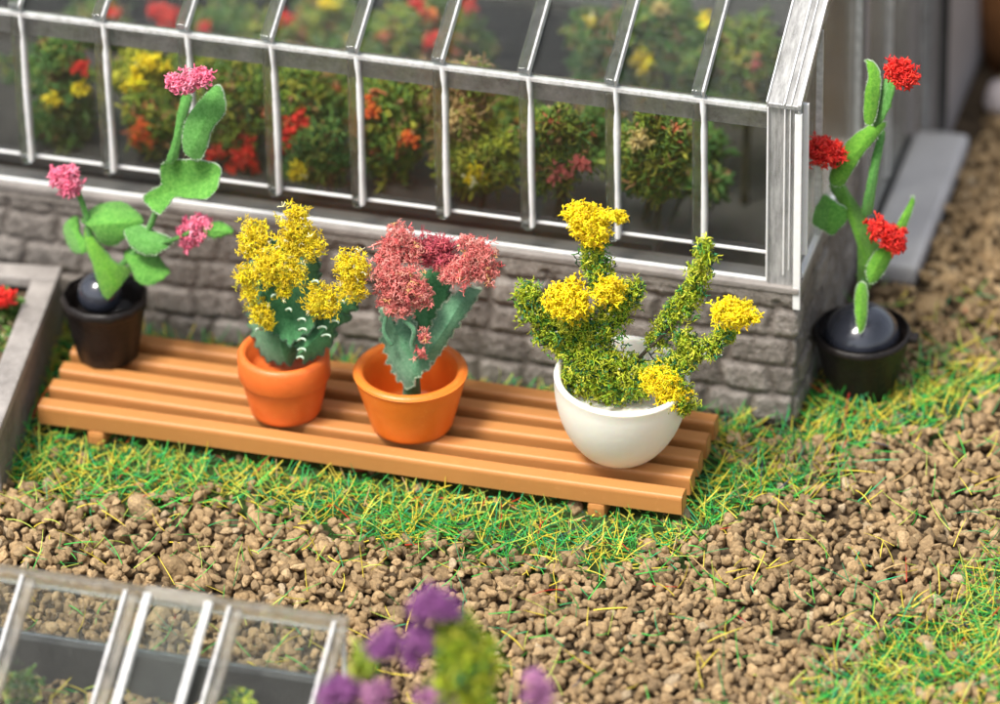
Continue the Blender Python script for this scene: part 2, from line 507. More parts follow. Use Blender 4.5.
def leaf(name, outline, y, mat, parent, tilt=(0, 0), curl=0.0, th=.014, rim=None, wav=.0):
    """felt leaf cut to an outline; tilt/curl set its depth away from plane y"""
    pts = [Vector((u, v, 0)) for u, v in outline]
    n = len(pts); dense = []; tilt = (tilt[0]*.6, -abs(tilt[1])*1.2-.35)
    for i in range(n):
        p0, p1, p2, p3 = pts[i-1], pts[i], pts[(i+1) % n], pts[(i+2) % n]
        for k in range(5):
            t = k/5
            dense.append(.5*((2*p1)+(p2-p0)*t+(2*p0-5*p1+4*p2-p3)*t*t+(3*p1-p0-3*p2+p3)*t**3))
    c = sum(dense, Vector((0, 0, 0)))/len(dense)
    # main axis
    sxx = sum((p.x-c.x)**2 for p in dense); syy = sum((p.y-c.y)**2 for p in dense); sxy = sum((p.x-c.x)*(p.y-c.y) for p in dense)
    th_ = .5*math.atan2(2*sxy, sxx-syy); ax = Vector((math.cos(th_), math.sin(th_), 0)); bx = Vector((-ax.y, ax.x, 0))
    rr = random.Random(hash((round(c.x), round(c.y))))
    ph = rr.uniform(0, 6)

    def depth(p):
        q = p-c; a1 = q.dot(ax)*S; b1 = q.dot(bx)*S
        return y + tilt[0]*q.x*S + tilt[1]*q.y*S + curl*(abs(b1)*.42+b1*b1*3+a1*a1*1.5) + wav*math.sin(a1*26+ph)*.03
    nr = 7; V = []; m_ = len(dense)
    V.append(at(c.x, c.y, depth(c)-th*.15))
    for j in range(1, nr+1):
        t = j/nr
        for p in dense:
            q = c+(p-c)*t
            if j == nr:
                q = q+Vector((rr.uniform(-.5, .5), rr.uniform(-.5, .5), 0))
            V.append(at(q.x, q.y, depth(q)+(0 if j < nr else th*.25)))
    F_ = []; MI = []
    for k in range(m_):
        F_.append((0, 1+(k+1) % m_, 1+k)); MI.append(0)
    for j in range(nr-1):
        for k in range(m_):
            a_ = 1+j*m_+k; b_ = 1+j*m_+(k+1) % m_
            F_.append((a_, b_, b_+m_)); F_.append((a_, b_+m_, a_+m_)); MI += [0, 0]
    nv = len(V)
    back = [v+Vector((0, th, -.3*th)) for v in V]
    V += back
    for f in list(F_):
        F_.append((f[0]+nv, f[2]+nv, f[1]+nv)); MI.append(0)
    e1 = 1+(nr-1)*m_; e0 = len(V)
    V += V[e1:e1+m_]; V += V[e1+nv:e1+nv+m_]; nv = m_          # the cut edge has its own vertices so it stays crisp
    for k in range(m_):
        a_ = e0+k; b_ = e0+(k+1) % m_
        F_.append((a_, b_, b_+nv)); F_.append((a_, b_+nv, a_+nv)); MI += [1, 1]
    Vn = [tuple(v) for v in V]
    # fuzz: short fibres standing out of the cut edge
    fz = []; 
    if rim is not None:
        rng = np.random.default_rng(int(abs(c.x*7+c.y*3)))
        epts = np.array([Vn[e0+k] for k in range(m_)])
        n2 = m_*4
        i_ = rng.integers(0, m_, n2); t = rng.random(n2)[:, None]
        ps = epts[i_]*(1-t)+epts[(i_+1) % m_]*t+rng.normal(0, .0018, (n2, 3))
        V2, T2, _ = scatter(CORAL_FINE, ps, .006*rng.uniform(.6, 1.3, n2), rng)
        b0 = len(Vn); Vn = np.concatenate([np.array(Vn), V2])
        F_ = np.concatenate([np.array(F_), T2+b0]); MI += [1]*len(T2)
    return npmesh(name, np.array(Vn), np.array(F_), [mat, rim or mat], parent, mi=MI)


def jag(outline, amp=2.2, step=6.0, seed=0):
    """notches along the edge of a crinkled cactus pad"""
    rg = random.Random(seed); out = []; n = len(outline)
    cx_ = sum(p[0] for p in outline)/n; cy_ = sum(p[1] for p in outline)/n; sgn = 1
    for i in range(n):
        a_ = outline[i]; b_ = outline[(i+1) % n]; L = math.hypot(b_[0]-a_[0], b_[1]-a_[1]); k = max(1, int(L/step*1.3))
        for j in range(k):
            t = j/k; x = a_[0]+(b_[0]-a_[0])*t; y = a_[1]+(b_[1]-a_[1])*t; d = math.hypot(x-cx_, y-cy_)+1e-6
            q = amp*sgn*rg.uniform(.5, 1.25); sgn = -sgn
            out.append((x+(x-cx_)/d*q, y+(y-cy_)/d*q))
    return out


def spines(curls, y, parent):
    """small pale curled hairs along the cactus ribs, each its own part"""
    for (u, v, L, s_) in curls:
        p = [at(u, v, y), at(u+s_*L*.5, v-1.5, y-.02), at(u+s_*L, v-.5, y-.03), at(u+s_*L*1.05, v+2, y-.03)]
        V, T = tube_np(spline(p, 4), [.0055]*8+[.0045]*3+[.002]*2, 5)
        npmesh('spine', V, T, M_spine, parent)


# ------------------------------------------------------------------ ground
YW = -.287; XE = 1.436; SPC = .386; X8 = 1.004
npmesh('ground', [(-60, -60, -.02), (60, -60, -.02), (60, 60, -.02), (-60, 60, -.02)], [(0, 1, 2, 3)], M_soil)['kind'] = 'structure'


def ip(x, xs, ys): return np.interp(x, xs, ys)


GB_U = [-200, 0, 100, 200, 300, 400, 500, 600, 650, 700, 760, 800, 850, 900, 960, 1000, 1200]
GB_V = [500, 494, 500, 500, 520, 543, 562, 578, 566, 545, 512, 494, 468, 438, 412, 400, 390]


def noise2(x, y, s_=1.0, seed=0):
    r_ = np.random.default_rng(seed); out = 0
    for k in range(7):
        a_ = r_.uniform(0, 2*PI); f = s_*r_.uniform(.6, 2.4)
        out = out+np.sin((x*math.cos(a_)+y*math.sin(a_))*f+r_.uniform(0, 6))
    return out/7


def grass_density(x, y):
    u, v = proj_np(x, y, np.zeros_like(x))
    n_ = noise2(x, y, 9, 3)*24+noise2(x, y, 22, 4)*26
    d1 = ip(u, GB_U, GB_V)-v+n_                      # >0 on the grassy side
    top = 372+(u-820)*-.02+n_
    a_ = np.clip(d1/34+.5, 0, 1)*(.72+.28*np.clip(noise2(x, y, 16, 41)*3+.6, 0, 1))
    a_ = np.where((u > 835), a_*np.clip((v-top)/25+.3, 0, 1)*.85, a_)
    lim = ip(u, [740, 790, 830, 880, 930, 965, 1000, 1200], [760, 715, 668, 628, 606, 580, 545, 470])
    b_ = np.clip((v-lim+n_)/40+.3, 0, 1)*np.where(u > 735, 1, 0)*(.68+.32*(noise2(x, y, 8, 14) > -.1))
    g = np.maximum(a_, b_*.8)
    # a thin tuft patch here and there on the gravel
    g = np.maximum(g, np.where(noise2(x, y, 6, 9) > .62, .10, .0))
    return g


# gravel stones
def rock(seed):
    rg = np.random.default_rng(seed)
    bm = bmesh.new(); bmesh.ops.create_icosphere(bm, subdivisions=3, radius=1)
    V = np.array([v.co[:] for v in bm.verts]); T = np.array([[v.index for v in f.verts] for f in bm.faces]); bm.free()
    d = V/np.linalg.norm(V, axis=1)[:, None]
    npn = 11; nn = rg.normal(size=(npn, 3)); nn /= np.linalg.norm(nn, axis=1)[:, None]; h = rg.uniform(.62, 1.0, npn)
    dots = d@nn.T; q = np.where(dots > .05, h/np.maximum(dots, .05), 9)
    k = 9.0; r = -np.log(np.exp(-k*q).sum(1)+np.exp(-k*1.25))/k
    f = rg.normal(size=(6, 3))*2.6; ph = rg.uniform(0, 6, 6)
    r = r+.050*np.sin(d@f.T+ph).sum(1)*.6+.016*np.sin(d@(f.T*3.3)+ph).sum(1)+.010*rg.normal(size=len(r))
    V = d*r[:, None]*np.array([1, rg.uniform(.72, 1), rg.uniform(.6, .85)])
    return V, T


ROCKS = [rock(50+i) for i in range(14)]


def make_gravel():
    rng = np.random.default_rng(5)
    X0, X1, Y0, Y1 = -3.3, 4.2, -4.2, 6.4; cell = .02
    H = np.zeros((int((X1-X0)/cell)+1, int((Y1-Y0)/cell)+1))
    n = 85000
    x = rng.uniform(X0, X1, n); y = rng.uniform(Y0, Y1, n)
    u, v = proj_np(x, y, np.zeros(n))
    g = grass_density(x, y)
    keep = (u > -140) & (u < 1150) & (v > -60) & (v < 850)
    keep &= ~((x < XE+.03) & (y > YW-.12)) & ~((x < 1.72) & (y > .9))
    prob = np.where(g > .5, .03+.75*(noise2(x, y, 5, 12) > .22)*(u > 640)+.22*(v > 560), np.where(g > .25, .75, 1.0))
    keep &= rng.random(n) < prob
    x, y = x[keep], y[keep]; g = g[keep]; n = len(x)
    r = np.clip(.0205*np.exp(rng.normal(0, .34, n)), .010, .050)
    r[rng.random(n) < .012] *= 1.5
    o_ = np.argsort(-r*rng.uniform(.7, 1.3, n)); x, y, r, g = x[o_], y[o_], r[o_], g[o_]
    z = np.zeros(n); ok = np.zeros(n, bool)
    for i in range(n):
        ci = int((x[i]-X0)/cell); cj = int((y[i]-Y0)/cell); k = max(1, int(r[i]*.8/cell))
        sub = H[max(ci-k, 0):ci+k+1, max(cj-k, 0):cj+k+1]
        if sub.size == 0: continue
        base = sub.mean()
        if base > .062 or (base > .035 and r[i] > .03): continue
        ok[i] = True
        z[i] = base+r[i]*.42
        sub[:] = np.maximum(sub, base+r[i]*1.25)
    x, y, r, z, g = x[ok], y[ok], r[ok], z[ok], g[ok]; n = len(x)
    pos = np.stack([x, y, z-.012], 1)
    cols = pal(n, rng, [(5, (.39, .265, .138)), (4, (.33, .225, .12)), (2, (.44, .31, .17)), (1.4, (.26, .18, .10)), (.3, (.47, .36, .23))], .13)
    sc_ = r[:, None]*rng.uniform(.8, 1.28, (n, 3))*.93
    V, T, C = scatter(ROCKS, pos, sc_*1.12, rng, cols)
    print('stones', n, 'tris', len(T))
    o_ = npmesh('gravel', V, T, M_stone, None, C)
    tag(o_, 'tan crushed gravel covering the ground in front of and beside the greenhouse', 'gravel', kind='stuff')
    # the odd coloured crumb
    return H


make_gravel()


def fibres(n, rng, x, y, L, W, palette, lay=.55, z0=.0):
    """curved fibres: 4 rings of a 3-sided tube"""
    az = rng.uniform(0, 2*PI, n); el = np.clip(rng.normal(lay, .36, n), -.05, 1.45)
    bend = rng.normal(0, .28, n); seg = 4
    cols = pal(n, rng, palette, .12)
    P_ = np.zeros((n, seg+1, 3)); P_[:, 0] = np.stack([x, y, z0+rng.uniform(-.01, .03, n)], 1)
    a_ = az.copy(); e_ = el.copy(); turn = rng.normal(0, .10, n)
    for k in range(seg):
        d = np.stack([np.cos(a_)*np.cos(e_), np.sin(a_)*np.cos(e_), np.sin(e_)], 1)
        P_[:, k+1] = P_[:, k]+d*(L/seg)[:, None]
        a_ = a_+turn; e_ = e_+bend*.35
    P_[:, :, 2] = np.maximum(P_[:, :, 2], .004)
    d0 = np.stack([np.cos(az)*np.cos(el), np.sin(az)*np.cos(el), np.sin(el)], 1)
    s1 = np.cross(d0, np.array([0, 0, 1.0])+1e-3*rng.normal(size=(n, 3))); s1 /= np.linalg.norm(s1, axis=1)[:, None]
    s2 = np.cross(s1, d0)
    V = np.zeros((n, seg+1, 3, 3)); wr = np.array([1, 1, .95, .8, .35])
    for k in range(seg+1):
        for j in range(3):
            t = 2*PI*j/3
            V[:, k, j] = P_[:, k]+(s1*math.cos(t)+s2*math.sin(t))*(W*wr[k])[:, None]
    tt = []
    for k in range(seg):
        for j in range(3):
            j2 = (j+1) % 3; q = k*3
            tt += [(q+j, q+j2, q+3+j2), (q+j, q+3+j2, q+3+j)]
    tt = np.array(tt); nv = (seg+1)*3
    T = (tt[None]+(np.arange(n)*nv)[:, None, None]).reshape(-1, 3)
    return V.reshape(-1, 3), T, np.repeat(cols, nv, 0)


def make_grass():
    rng = np.random.default_rng(21)
    n = 300000
    x = rng.uniform(-3.2, 3.4, n); y = rng.uniform(-4.0, 2.4, n)
    u, v = proj_np(x, y, np.zeros(n))
    g = grass_density(x, y)
    keep = (u > -120) & (u < 1120) & (v > 280) & (v < 820) & ~((x < XE+.02) & (y > YW-.04))
    inb = (x > -1.82) & (x < 1.15) & (y > -1.17) & (y < -.44)
    keep &= rng.random(n) < (g**1.3*.40*(1-.35*(noise2(x, y, 5, 12) > .22)*(u > 640))+.013)*np.where(inb, .25, 1)
    x, y, g = x[keep], y[keep], g[keep]; n = len(x)
    inb = inb[keep]; u = u[keep]; near = (y < -1.13) & (y > -1.34) & (x < 1.2)
    L = rng.uniform(.06, .18, n)*np.where(inb, .45, 1)*np.where(near, .62, 1)*np.where(near & ((np.abs(x+1.527) < .10) | (np.abs(x-.748) < .10)), .3, 1); W = rng.uniform(.0018, .0033, n)
    z0 = np.where(g < .4, .045, .012)
    pl = [(5, (.05, .46, .06)), (4, (.09, .56, .08)), (2.2, (.02, .28, .08)), (2.4, (.03, .42, .17)), (7, (.80, .64, .06)), (4, (.55, .66, .10)),
          (1.0, (.03, .14, .03)), (.42, (.62, .03, .015)), (.25, (.03, .04, .09)), (.45, (.70, .46, .20))]
    V, T, C = fibres(n, rng, x, y, L, W, pl, np.where(inb, .0, .42), z0)
    print('fibres', n)
    o_ = npmesh('grass', V, T, M_grass, None, C)
    tag(o_, 'green and yellow grass fibres growing round the slatted bench and over the gravel', 'grass', kind='stuff')


make_grass()

# thatch under the grass: a low uneven green-brown mat
def make_turf():
    nx, ny = 230, 150
    X, Y = np.meshgrid(np.linspace(-3.2, 3.4, nx), np.linspace(-3.6, 1.2, ny), indexing='ij')
    g = grass_density(X.ravel(), Y.ravel()).reshape(X.shape)
    Z = -.03+.045*np.clip(g, 0, 1)+noise2(X, Y, 30, 8)*.006
    Z[(X < XE+.1) & (Y > YW-.05)] = -.03
    V = np.stack([X, Y, Z], -1).reshape(-1, 3)
    i, j = np.meshgrid(np.arange(nx-1), np.arange(ny-1), indexing='ij'); a_ = (i*ny+j).ravel()
    T = np.stack([a_, a_+ny, a_+ny+1, a_+1], 1)
    mt = plastic('turf_thatch', (.045, .075, .022), .95, .6, 25, .8, 60, spec=.1)
    npmesh('turf', V, T, mt)['kind'] = 'structure'


make_turf()

# ------------------------------------------------------------------ greenhouse
GH = thing('greenhouse', 'clear plastic greenhouse on a rough grey stone foundation behind the bench', 'greenhouse', (-.8, 2.0, 0))
EZ = 1.638; TAN = math.tan(math.radians(25)); RY = 2.0; RZ = EZ+(RY-YW)*TAN; YB = RY*2-YW
XL = X8-SPC*13
ZS = .735


def stone_shell(path_len, place, zmax, name, parent, phase=0.0, step=.0105):
    ns = int(path_len/step); nz = int(zmax/step)
    s_ = np.linspace(0, path_len, ns); z = np.linspace(0, zmax, nz)
    Sg, Zg = np.meshgrid(s_, z, indexing='ij')
    ch = .150
    zz = Zg+.010*np.sin(Sg*3.1)+.004*np.sin(Sg*17)
    row = np.floor(zz/ch); fz = zz/ch-row
    rng = np.random.default_rng(3)
    rw = rng.uniform(.20, .29, 40); ro = rng.uniform(0, 1, 40)
    ri = np.clip(row.astype(int), 0, 39)
    q = (Sg+.012*np.sin(Zg*23+row))/rw[ri]+ro[ri]+(row % 2)*.5; colm = np.floor(q); fq = q-colm
    rnd = np.modf(np.abs(np.sin(colm*12.9898+row*78.233)*43758.5))[0]
    dx = np.minimum(fq, 1-fq)*rw[ri]; dz = np.minimum(fz, 1-fz)*ch
    e = np.minimum(dx, dz); corner = np.where((dx < .03) & (dz < .03), np.hypot(.03-dx, .03-dz), 0)
    e = np.where(corner > 0, np.minimum(e, .03-corner), e)
    hgt = np.clip(e/.030, 0, 1); hgt = hgt*hgt*(3-2*hgt)
    rough = noise2(Sg, Zg, 26, 31)*.5+noise2(Sg, Zg, 60, 32)*.35+noise2(Sg, Zg, 130, 33)*.3
    gr = np.random.default_rng(4).normal(0, .15, Sg.shape)
    disp = .012+hgt*(.009+.011*rnd)+(.5+.5*hgt)*.013*rough+.002*gr+.004*noise2(Sg, Zg, 90, 35)
    disp = np.where(Zg > zmax-.045, .030+.004*rough+.002*gr, disp)      # smooth cap course
    V, = (place(Sg, Zg, disp),)
    i, j = np.meshgrid(np.arange(ns-1), np.arange(nz-1), indexing='ij'); a_ = (i*nz+j).ravel()
    T = np.stack([a_, a_+nz, a_+nz+1, a_+1], 1)
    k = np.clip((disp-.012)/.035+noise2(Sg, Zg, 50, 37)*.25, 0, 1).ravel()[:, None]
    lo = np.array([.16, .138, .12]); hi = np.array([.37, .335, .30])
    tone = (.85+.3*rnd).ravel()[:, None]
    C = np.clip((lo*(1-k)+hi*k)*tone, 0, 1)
    return npmesh(name, V.reshape(-1, 3), T, M_wall, parent, C)


M_wall = attrmat('wall_stone', .38, nscale=60, bump=.9, vary=.35, spec=.45)
LF = XE-(XL-.4)


def place_wall(Sg, Zg, disp):
    # s runs from the left end to the corner, then back along the end wall, with a rounded corner
    rc = .04; s1 = LF-rc; arc = rc*PI/2
    x = np.zeros_like(Sg); y = np.zeros_like(Sg)
    f = Sg < s1; x = np.where(f, XL-.4+Sg, 0); y = np.where(f, YW+.035-disp, 0)
    t = np.clip((Sg-s1)/arc, 0, 1)*PI/2; g = (Sg >= s1) & (Sg < s1+arc)
    rr = rc-.035+disp+.005
    cx, cy = XE-rc, YW+rc
    x = np.where(g, cx+np.sin(t)*(rc-.035+disp), x); y = np.where(g, cy-np.cos(t)*(rc-.035+disp), y)
    h = Sg >= s1+arc
    x = np.where(h, XE-.035+disp, x); y = np.where(h, YW+rc+(Sg-s1-arc), y)
    return np.stack([x, y, Zg], -1)


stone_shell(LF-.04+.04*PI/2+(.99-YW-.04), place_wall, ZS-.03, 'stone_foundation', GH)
b_ = MB(); b_.box(XL-.4, XE-.045, YW+.045, YW+.14, 0, ZS-.031); b_.box(XE-.14, XE-.045, YW+.14, .985, 0, ZS-.031)
b_.box(XL-.4, XE-.045, YB-.1, YB, 0, ZS-.031); b_.box(XL-.4, XL-.3, YW+.14, YB-.1, 0, ZS-.031)
b_.box(XE-.14, XE-.002, 1.0, 2.2, 0, .099)
b_.build('foundation_core', M_greyD, GH)
b_ = MB(); b_.box(XL-.4, XE, YW-.002, YW+.15, ZS-.03, ZS, bev=.006); b_.box(XE-.15, XE, YW+.152, .99, ZS-.03, ZS, bev=.006)
b_.build('sill', plastic('sill_grey', (.27, .245, .225), .45, .25, 6, .4, 40), GH)
b_ = MB(); b_.box(XL-.4, XE-.15, YW+.028, YW+.044, ZS+.001, ZS+.014, bev=.003); b_.build('sill_bead', M_edge, GH)
npmesh('interior_floor', [(XL-.35, YW+.14, .02), (XE-.14, YW+.14, .02), (XE-.14, YB-.1, .02), (XL-.35, YB-.1, .02)], [(0, 1, 2, 3)], M_inner, GH)

gx = [X8-SPC*i for i in range(14)]            # mullion lines, right to left
yg = YW+.05                                   # glass plane
for i, x in enumerate(gx):
    # lower pane between this mullion and the one to the right
    xr = XE-.15 if i == 0 else gx[i-1]
    b_ = MB(); b_.box(x+.002, xr-.002, yg, yg+.010, ZS+.004, EZ-.02); b_.build('wall_pane', M_pane, GH)
    # roof pane
    L = .0
    V = [(x+.002, YW+.01, EZ), (xr-.002, YW+.01, EZ), (xr-.002, RY, RZ), (x+.002, RY, RZ)]
    V += [(a1, b1, c1+.012) for a1, b1, c1 in V]
    npmesh('roof_pane', V, [(0, 3, 2, 1), (4, 5, 6, 7), (0, 1, 5, 4), (2, 3, 7, 6), (1, 2, 6, 5), (3, 0, 4, 7)], M_roof, GH, smooth=False)
    # mullion: a clear bar, its right edge painted white as piped light
    rr = random.Random(i)
    mb = MB(); mb.box(x-.048, x-.004, yg-.042, yg-.001, .880, EZ-.012, bev=.006)
    mb.lathe((x-.02, yg-.022, .880), [(0, -.036), (.022, -.030), (.030, -.012), (.026, .01), (0, .012)], 14)
    mu = mb.build('mullion', M_clear, GH)
    z = np.linspace(.872, EZ-.004, 26); V = []; T = []
    for k, zz in enumerate(z):
        wv = .0115+.0012*math.sin(k*.33+i*2)+.0010*rr.uniform(-1, 1); cx_ = x+.004+.0015*math.sin(k*.25+i)+(.006*(1-min(1, (25-k)/4)) if k > 20 else 0)*-1
        if k == 21 or k == 22: wv *= .7
        yy = yg-.048
        V += [(cx_-wv, yy+.006, zz), (cx_-wv*.5, yy-.004, zz), (cx_+wv*.5, yy-.004, zz), (cx_+wv, yy+.006, zz), (cx_+wv*.9, yg-.002, zz), (cx_-wv*.9, yg-.002, zz)]
    for k in range(25):
        for j in range(6):
            j2 = (j+1) % 6; T.append((k*6+j, k*6+j2, k*6+6+j2, k*6+6+j))
    npmesh('edge_glow', V, T, M_edge, mu)
    # rafter
    mb = MB(); p = Vector((x-.026, YW, EZ+.024)); q = Vector((x-.026, RY, RZ+.024)); up = Vector((0, -TAN, 1)).normalized()
    mb.bar(p, q, .044, .040, up, bev=.006)
    rf = mb.build('rafter', M_clear, GH)
    mb = MB(); mb.bar(p+Vector((.030, -.004, 0)), q+Vector((.030, 0, 0)), .010, .044, up, bev=.003)
    mb.build('edge_glow', M_edge2, rf)  # pale strip painted as light piped along the rafter
# bottom bead of the panes
mb = MB()
for i, x in enumerate(gx):
    xr = XE-.15 if i == 0 else gx[i-1]-.046
    mb.box(x+.016, xr, yg-.014, yg-.002, .874, .886, bev=.003)
mb.build('pane_bead', M_edge, GH)
# eave
mb = MB(); mb.box(XL-.3, XE-.152, YW+.004, YW+.030, EZ-.026, EZ-.004, bev=.005); mb.build('eave_rail', M_edge2, GH)
mb = MB(); mb.box(XL-.3, XE-.152, YW+.031, YW+.048, EZ-.046, EZ-.006, bev=.004); mb.build('eave_channel', M_clear, GH)
mb = MB(); mb.box(XL-.3, XE-.15, yg+.014, yg+.03, EZ-.145, EZ-.03, bev=.002); mb.build('eave_band', M_band, GH)  # added strip that paints the reflection below the eave
mb = MB(); mb.bar((XL-.3, RY, RZ+.03), (XE, RY, RZ+.03), .06, .05, bev=.005); mb.build('ridge_rail', M_clear, GH)
# right hand corner post and the matching roof verge: wide frosted strips with ribs
mb = MB(); mb.box(XE-.149, XE-.002, YW+.022, YW+.060, ZS-.028, EZ-.004, bev=.005); cpst = mb.build('corner_post', M_edgeB, GH)
mb = MB()
for k, (x, wd) in enumerate(((XE-.150, .007), (XE-.075, .006), (XE-.050, .004), (XE-.014, .012))):
    mb.box(x, x+wd, YW+.006, YW+.0215, ZS+.03+.03*k, EZ-.006, bev=.0018)
mb.build('rib', M_edge, cpst)
up = Vector((0, -TAN, 1)).normalized()
mb = MB(); p = Vector((XE-.075, YW-.002, EZ+.012)); q = Vector((XE-.075, RY, RZ+.012)); mb.bar(p, q, .148, .030, up, bev=.005)
vg = mb.build('roof_verge', M_edgeB, GH)
mb = MB()
for dx, wd in ((-.072, .006), (.005, .006), (.035, .004), (.070, .014)):
    mb.bar(p+Vector((dx, 0, 0))+up*.022, q+Vector((dx, 0, 0))+up*.022, wd, .012, up, bev=.0018)
mb.build('rib', M_edge, vg)
# the gable end: clear sheet, ribs, a slanting cut edge, bottom rail; grey door frame further back
V = [(XE-.03, YW+.062, ZS), (XE-.03, .99, ZS), (XE-.03, .99, EZ+(.99-YW)*TAN-.02), (XE-.03, YW+.062, EZ-.02)]
V += [(x_-.010, y_, z_) for x_, y_, z_ in V]
npmesh('gable_pane', V, [(0, 1, 2, 3), (7, 6, 5, 4), (0, 4, 5, 1), (1, 5, 6, 2), (2, 6, 7, 3), (3, 7, 4, 0)], M_pane, GH, smooth=False)
mb = MB(); mb.box(XE-.028, XE+.004, YW+.005, YW+.02, ZS-.11, EZ-.02, bev=.003)
mb.box(XE-.028, XE+.02, YW+.062, YW+.082, ZS+.14, EZ-.0, bev=.004); mb.build('gable_corner_strip', M_edge, GH)
for y in (YW+.42, .93):
    zt = EZ+(y-YW)*TAN-.03
    mb = MB(); mb.box(XE-.028, XE-.002, y, y+.05, ZS+.03, zt, bev=.005); gm = mb.build('gable_mullion', M_clear, GH)
    mb = MB(); mb.box(XE-.026, XE+.004, y-.012, y-.001, ZS+.03, zt, bev=.003); mb.build('edge_glow', M_edge2, gm)
mb = MB(); mb.bar((XE-.014, YW+.01, EZ-.03), (XE-.014, RY, RZ-.03), .024, .05, up, bev=.004); mb.build('verge_underside', M_clear, GH)
mb = MB(); mb.box(XE-.028, XE-.001, YW+.09, .955, ZS+.004, ZS+.028, bev=.003); mb.build('gable_rail', M_edge, GH)
# door in the gable
dr = MB().box(XE-.06, XE-.02, 1.02, 2.16, .10, 2.25, bev=.006).build('door', M_brownclear, GH)
mb = MB(); mb.box(XE-.07, XE+.01, .992, 1.06, .10, 2.3, bev=.006); mb.box(XE-.07, XE+.01, 2.10, 2.185, .10, 2.3, bev=.006); mb.box(XE-.07, XE+.01, 1.062, 2.098, 2.2, 2.3, bev=.006)
mb.build('door_frame', M_greypl, GH)
for y in (1.56,):
    MB().box(XE-.02, XE+.006, y, y+.03, .2, 2.19, bev=.003).build('door_bar', M_edge2, dr)
MB().box(XL-.3, XE-.1, YB-.06, YB-.04, ZS, EZ).build('back_wall_pane', M_pane, GH)
V = [(XL-.3, RY, RZ), (XE, RY, RZ), (XE, YB, EZ), (XL-.3, YB, EZ)]
V += [(a1, b1, c1+.012) for a1, b1, c1 in V]
npmesh('back_roof_pane', V, [(0, 1, 2, 3), (7, 6, 5, 4), (0, 4, 5, 1), (1, 5, 6, 2), (2, 6, 7, 3), (3, 7, 4, 0)], M_roof, GH, smooth=False)

# things round the far end
MB().box(1.440, 1.700, .985, 2.195, -.01, .10, bev=.03).build('door_step', plastic('light_grey_plastic', (.52, .50, .49), .5, .1, 4, .1, 30))
tag(bpy.data.objects['door_step'], 'flat grey step slab on the gravel along the greenhouse end', 'step')
ob = thing('outbuilding', 'tall plain grey shed wall with a pale corner strip behind the grey step', 'shed', (1.7, 3.2, 0))
MB().box(1.455, 1.585, 2.21, 4.6, 0, 3.2, bev=.02).build('wall', M_greypl, ob)
MB().box(1.452, 1.50, 2.17, 2.208, .11, 3.1, bev=.01).build('corner_strip', M_edgeB, ob)
MB().box(1.545, 1.587, 2.17, 2.208, .11, 3.1, bev=.01).build('corner_strip', M_greyD, ob)
po = thing('wooden_post', 'thick brown wooden post at the top right corner of the scene', 'post', (2.1, 5.0, 0))
mb = MB(); c0 = atz(1012, 60, 0); mb.lathe((c0.x, c0.y, 0), [(0, 0), (.13, 0), (.125, .8), (.12, 1.6), (0, 1.62)], 20, wob=.02); mb.tilt((c0.x, c0.y, 0), .05, -.2)
mb.build('trunk', M_wood, po)
mb = MB(); c1 = atz(1003, 112, 0); mb.lathe((c1.x, c1.y, 0), [(0, 0), (.07, 0), (.10, .05), (.08, .14), (0, .17)], 20, wob=.06)
tag(mb.build('stone', plastic('pale_stone', (.55, .48, .46), .7)), 'pale pinkish stone on the gravel below the wooden post', 'stone')

# ------------------------------------------------------------------ bench
BZ = .17
BN = thing('slatted_bench', 'low caramel brown plastic bench of five long slats in front of the greenhouse', 'bench', (-.35, -.75, 0))
for i in range(5):
    yc = -1.112+.147*i; x0 = -1.790; x1 = 1.128
    hw = .0405; hh = .030
    prof = [(-hw*.97, -hh*2.1), (-hw, hh*.25), (-hw*.97, hh*.62), (-hw*.87, hh*.86), (-hw*.70, hh*.98), (hw*.70, hh), (hw*.87, hh*.88), (hw*.97, hh*.62), (hw, hh*.25), (hw*.97, -hh*2.1)]
    nx = 60; V = []; T = []; m_ = len(prof); rr = random.Random(i)
    for k in range(nx+1):
        t = k/nx; x = x0+(x1-x0)*t; dz = .0025*math.sin(t*7+i)+.0002*rr.uniform(-1, 1); dy = .003*math.sin(t*5+i*2)
        e = 1
        for (py, pz) in prof: V.append((x+(.006 if k == 0 else 0)*0, yc+py*e+dy, BZ-hh+pz*e+dz))
    for k in range(nx):
        for j in range(m_):
            j2 = (j+1) % m_; T.append((k*m_+j, k*m_+j2, k*m_+m_+j2, k*m_+m_+j))
    Vn = np.array(V)
    me_faces = [tuple(t) for t in T]+[tuple(range(m_))[::-1], tuple(nx*m_+j for j in range(m_))]
    nb = len(Vn); Vn = np.concatenate([Vn, Vn[:m_]+np.array([-.002, 0, 0]), Vn[nx*m_:nx*m_+m_]+np.array([.002, 0, 0])])
    me_faces = me_faces[:-2]+[tuple(nb+j for j in range(m_))[::-1], tuple(nb+m_+j for j in range(m_))]
    me = bpy.data.meshes.new('slat'); me.from_pydata([tuple(v) for v in Vn], [], me_faces); me.update()
    for p_ in me.polygons: p_.use_smooth = len(p_.vertices) == 4 and (p_.index % m_) not in (0, 4, m_-2, m_-1)
    link('slat', me, M_bench, BN)
for xx in (-1.527, .748):
    mb = MB(); mb.box(xx-.042, xx+.042, -1.162, -.46, -.01, BZ-.094, bev=.024); mb.build('leg', M_bench, BN)


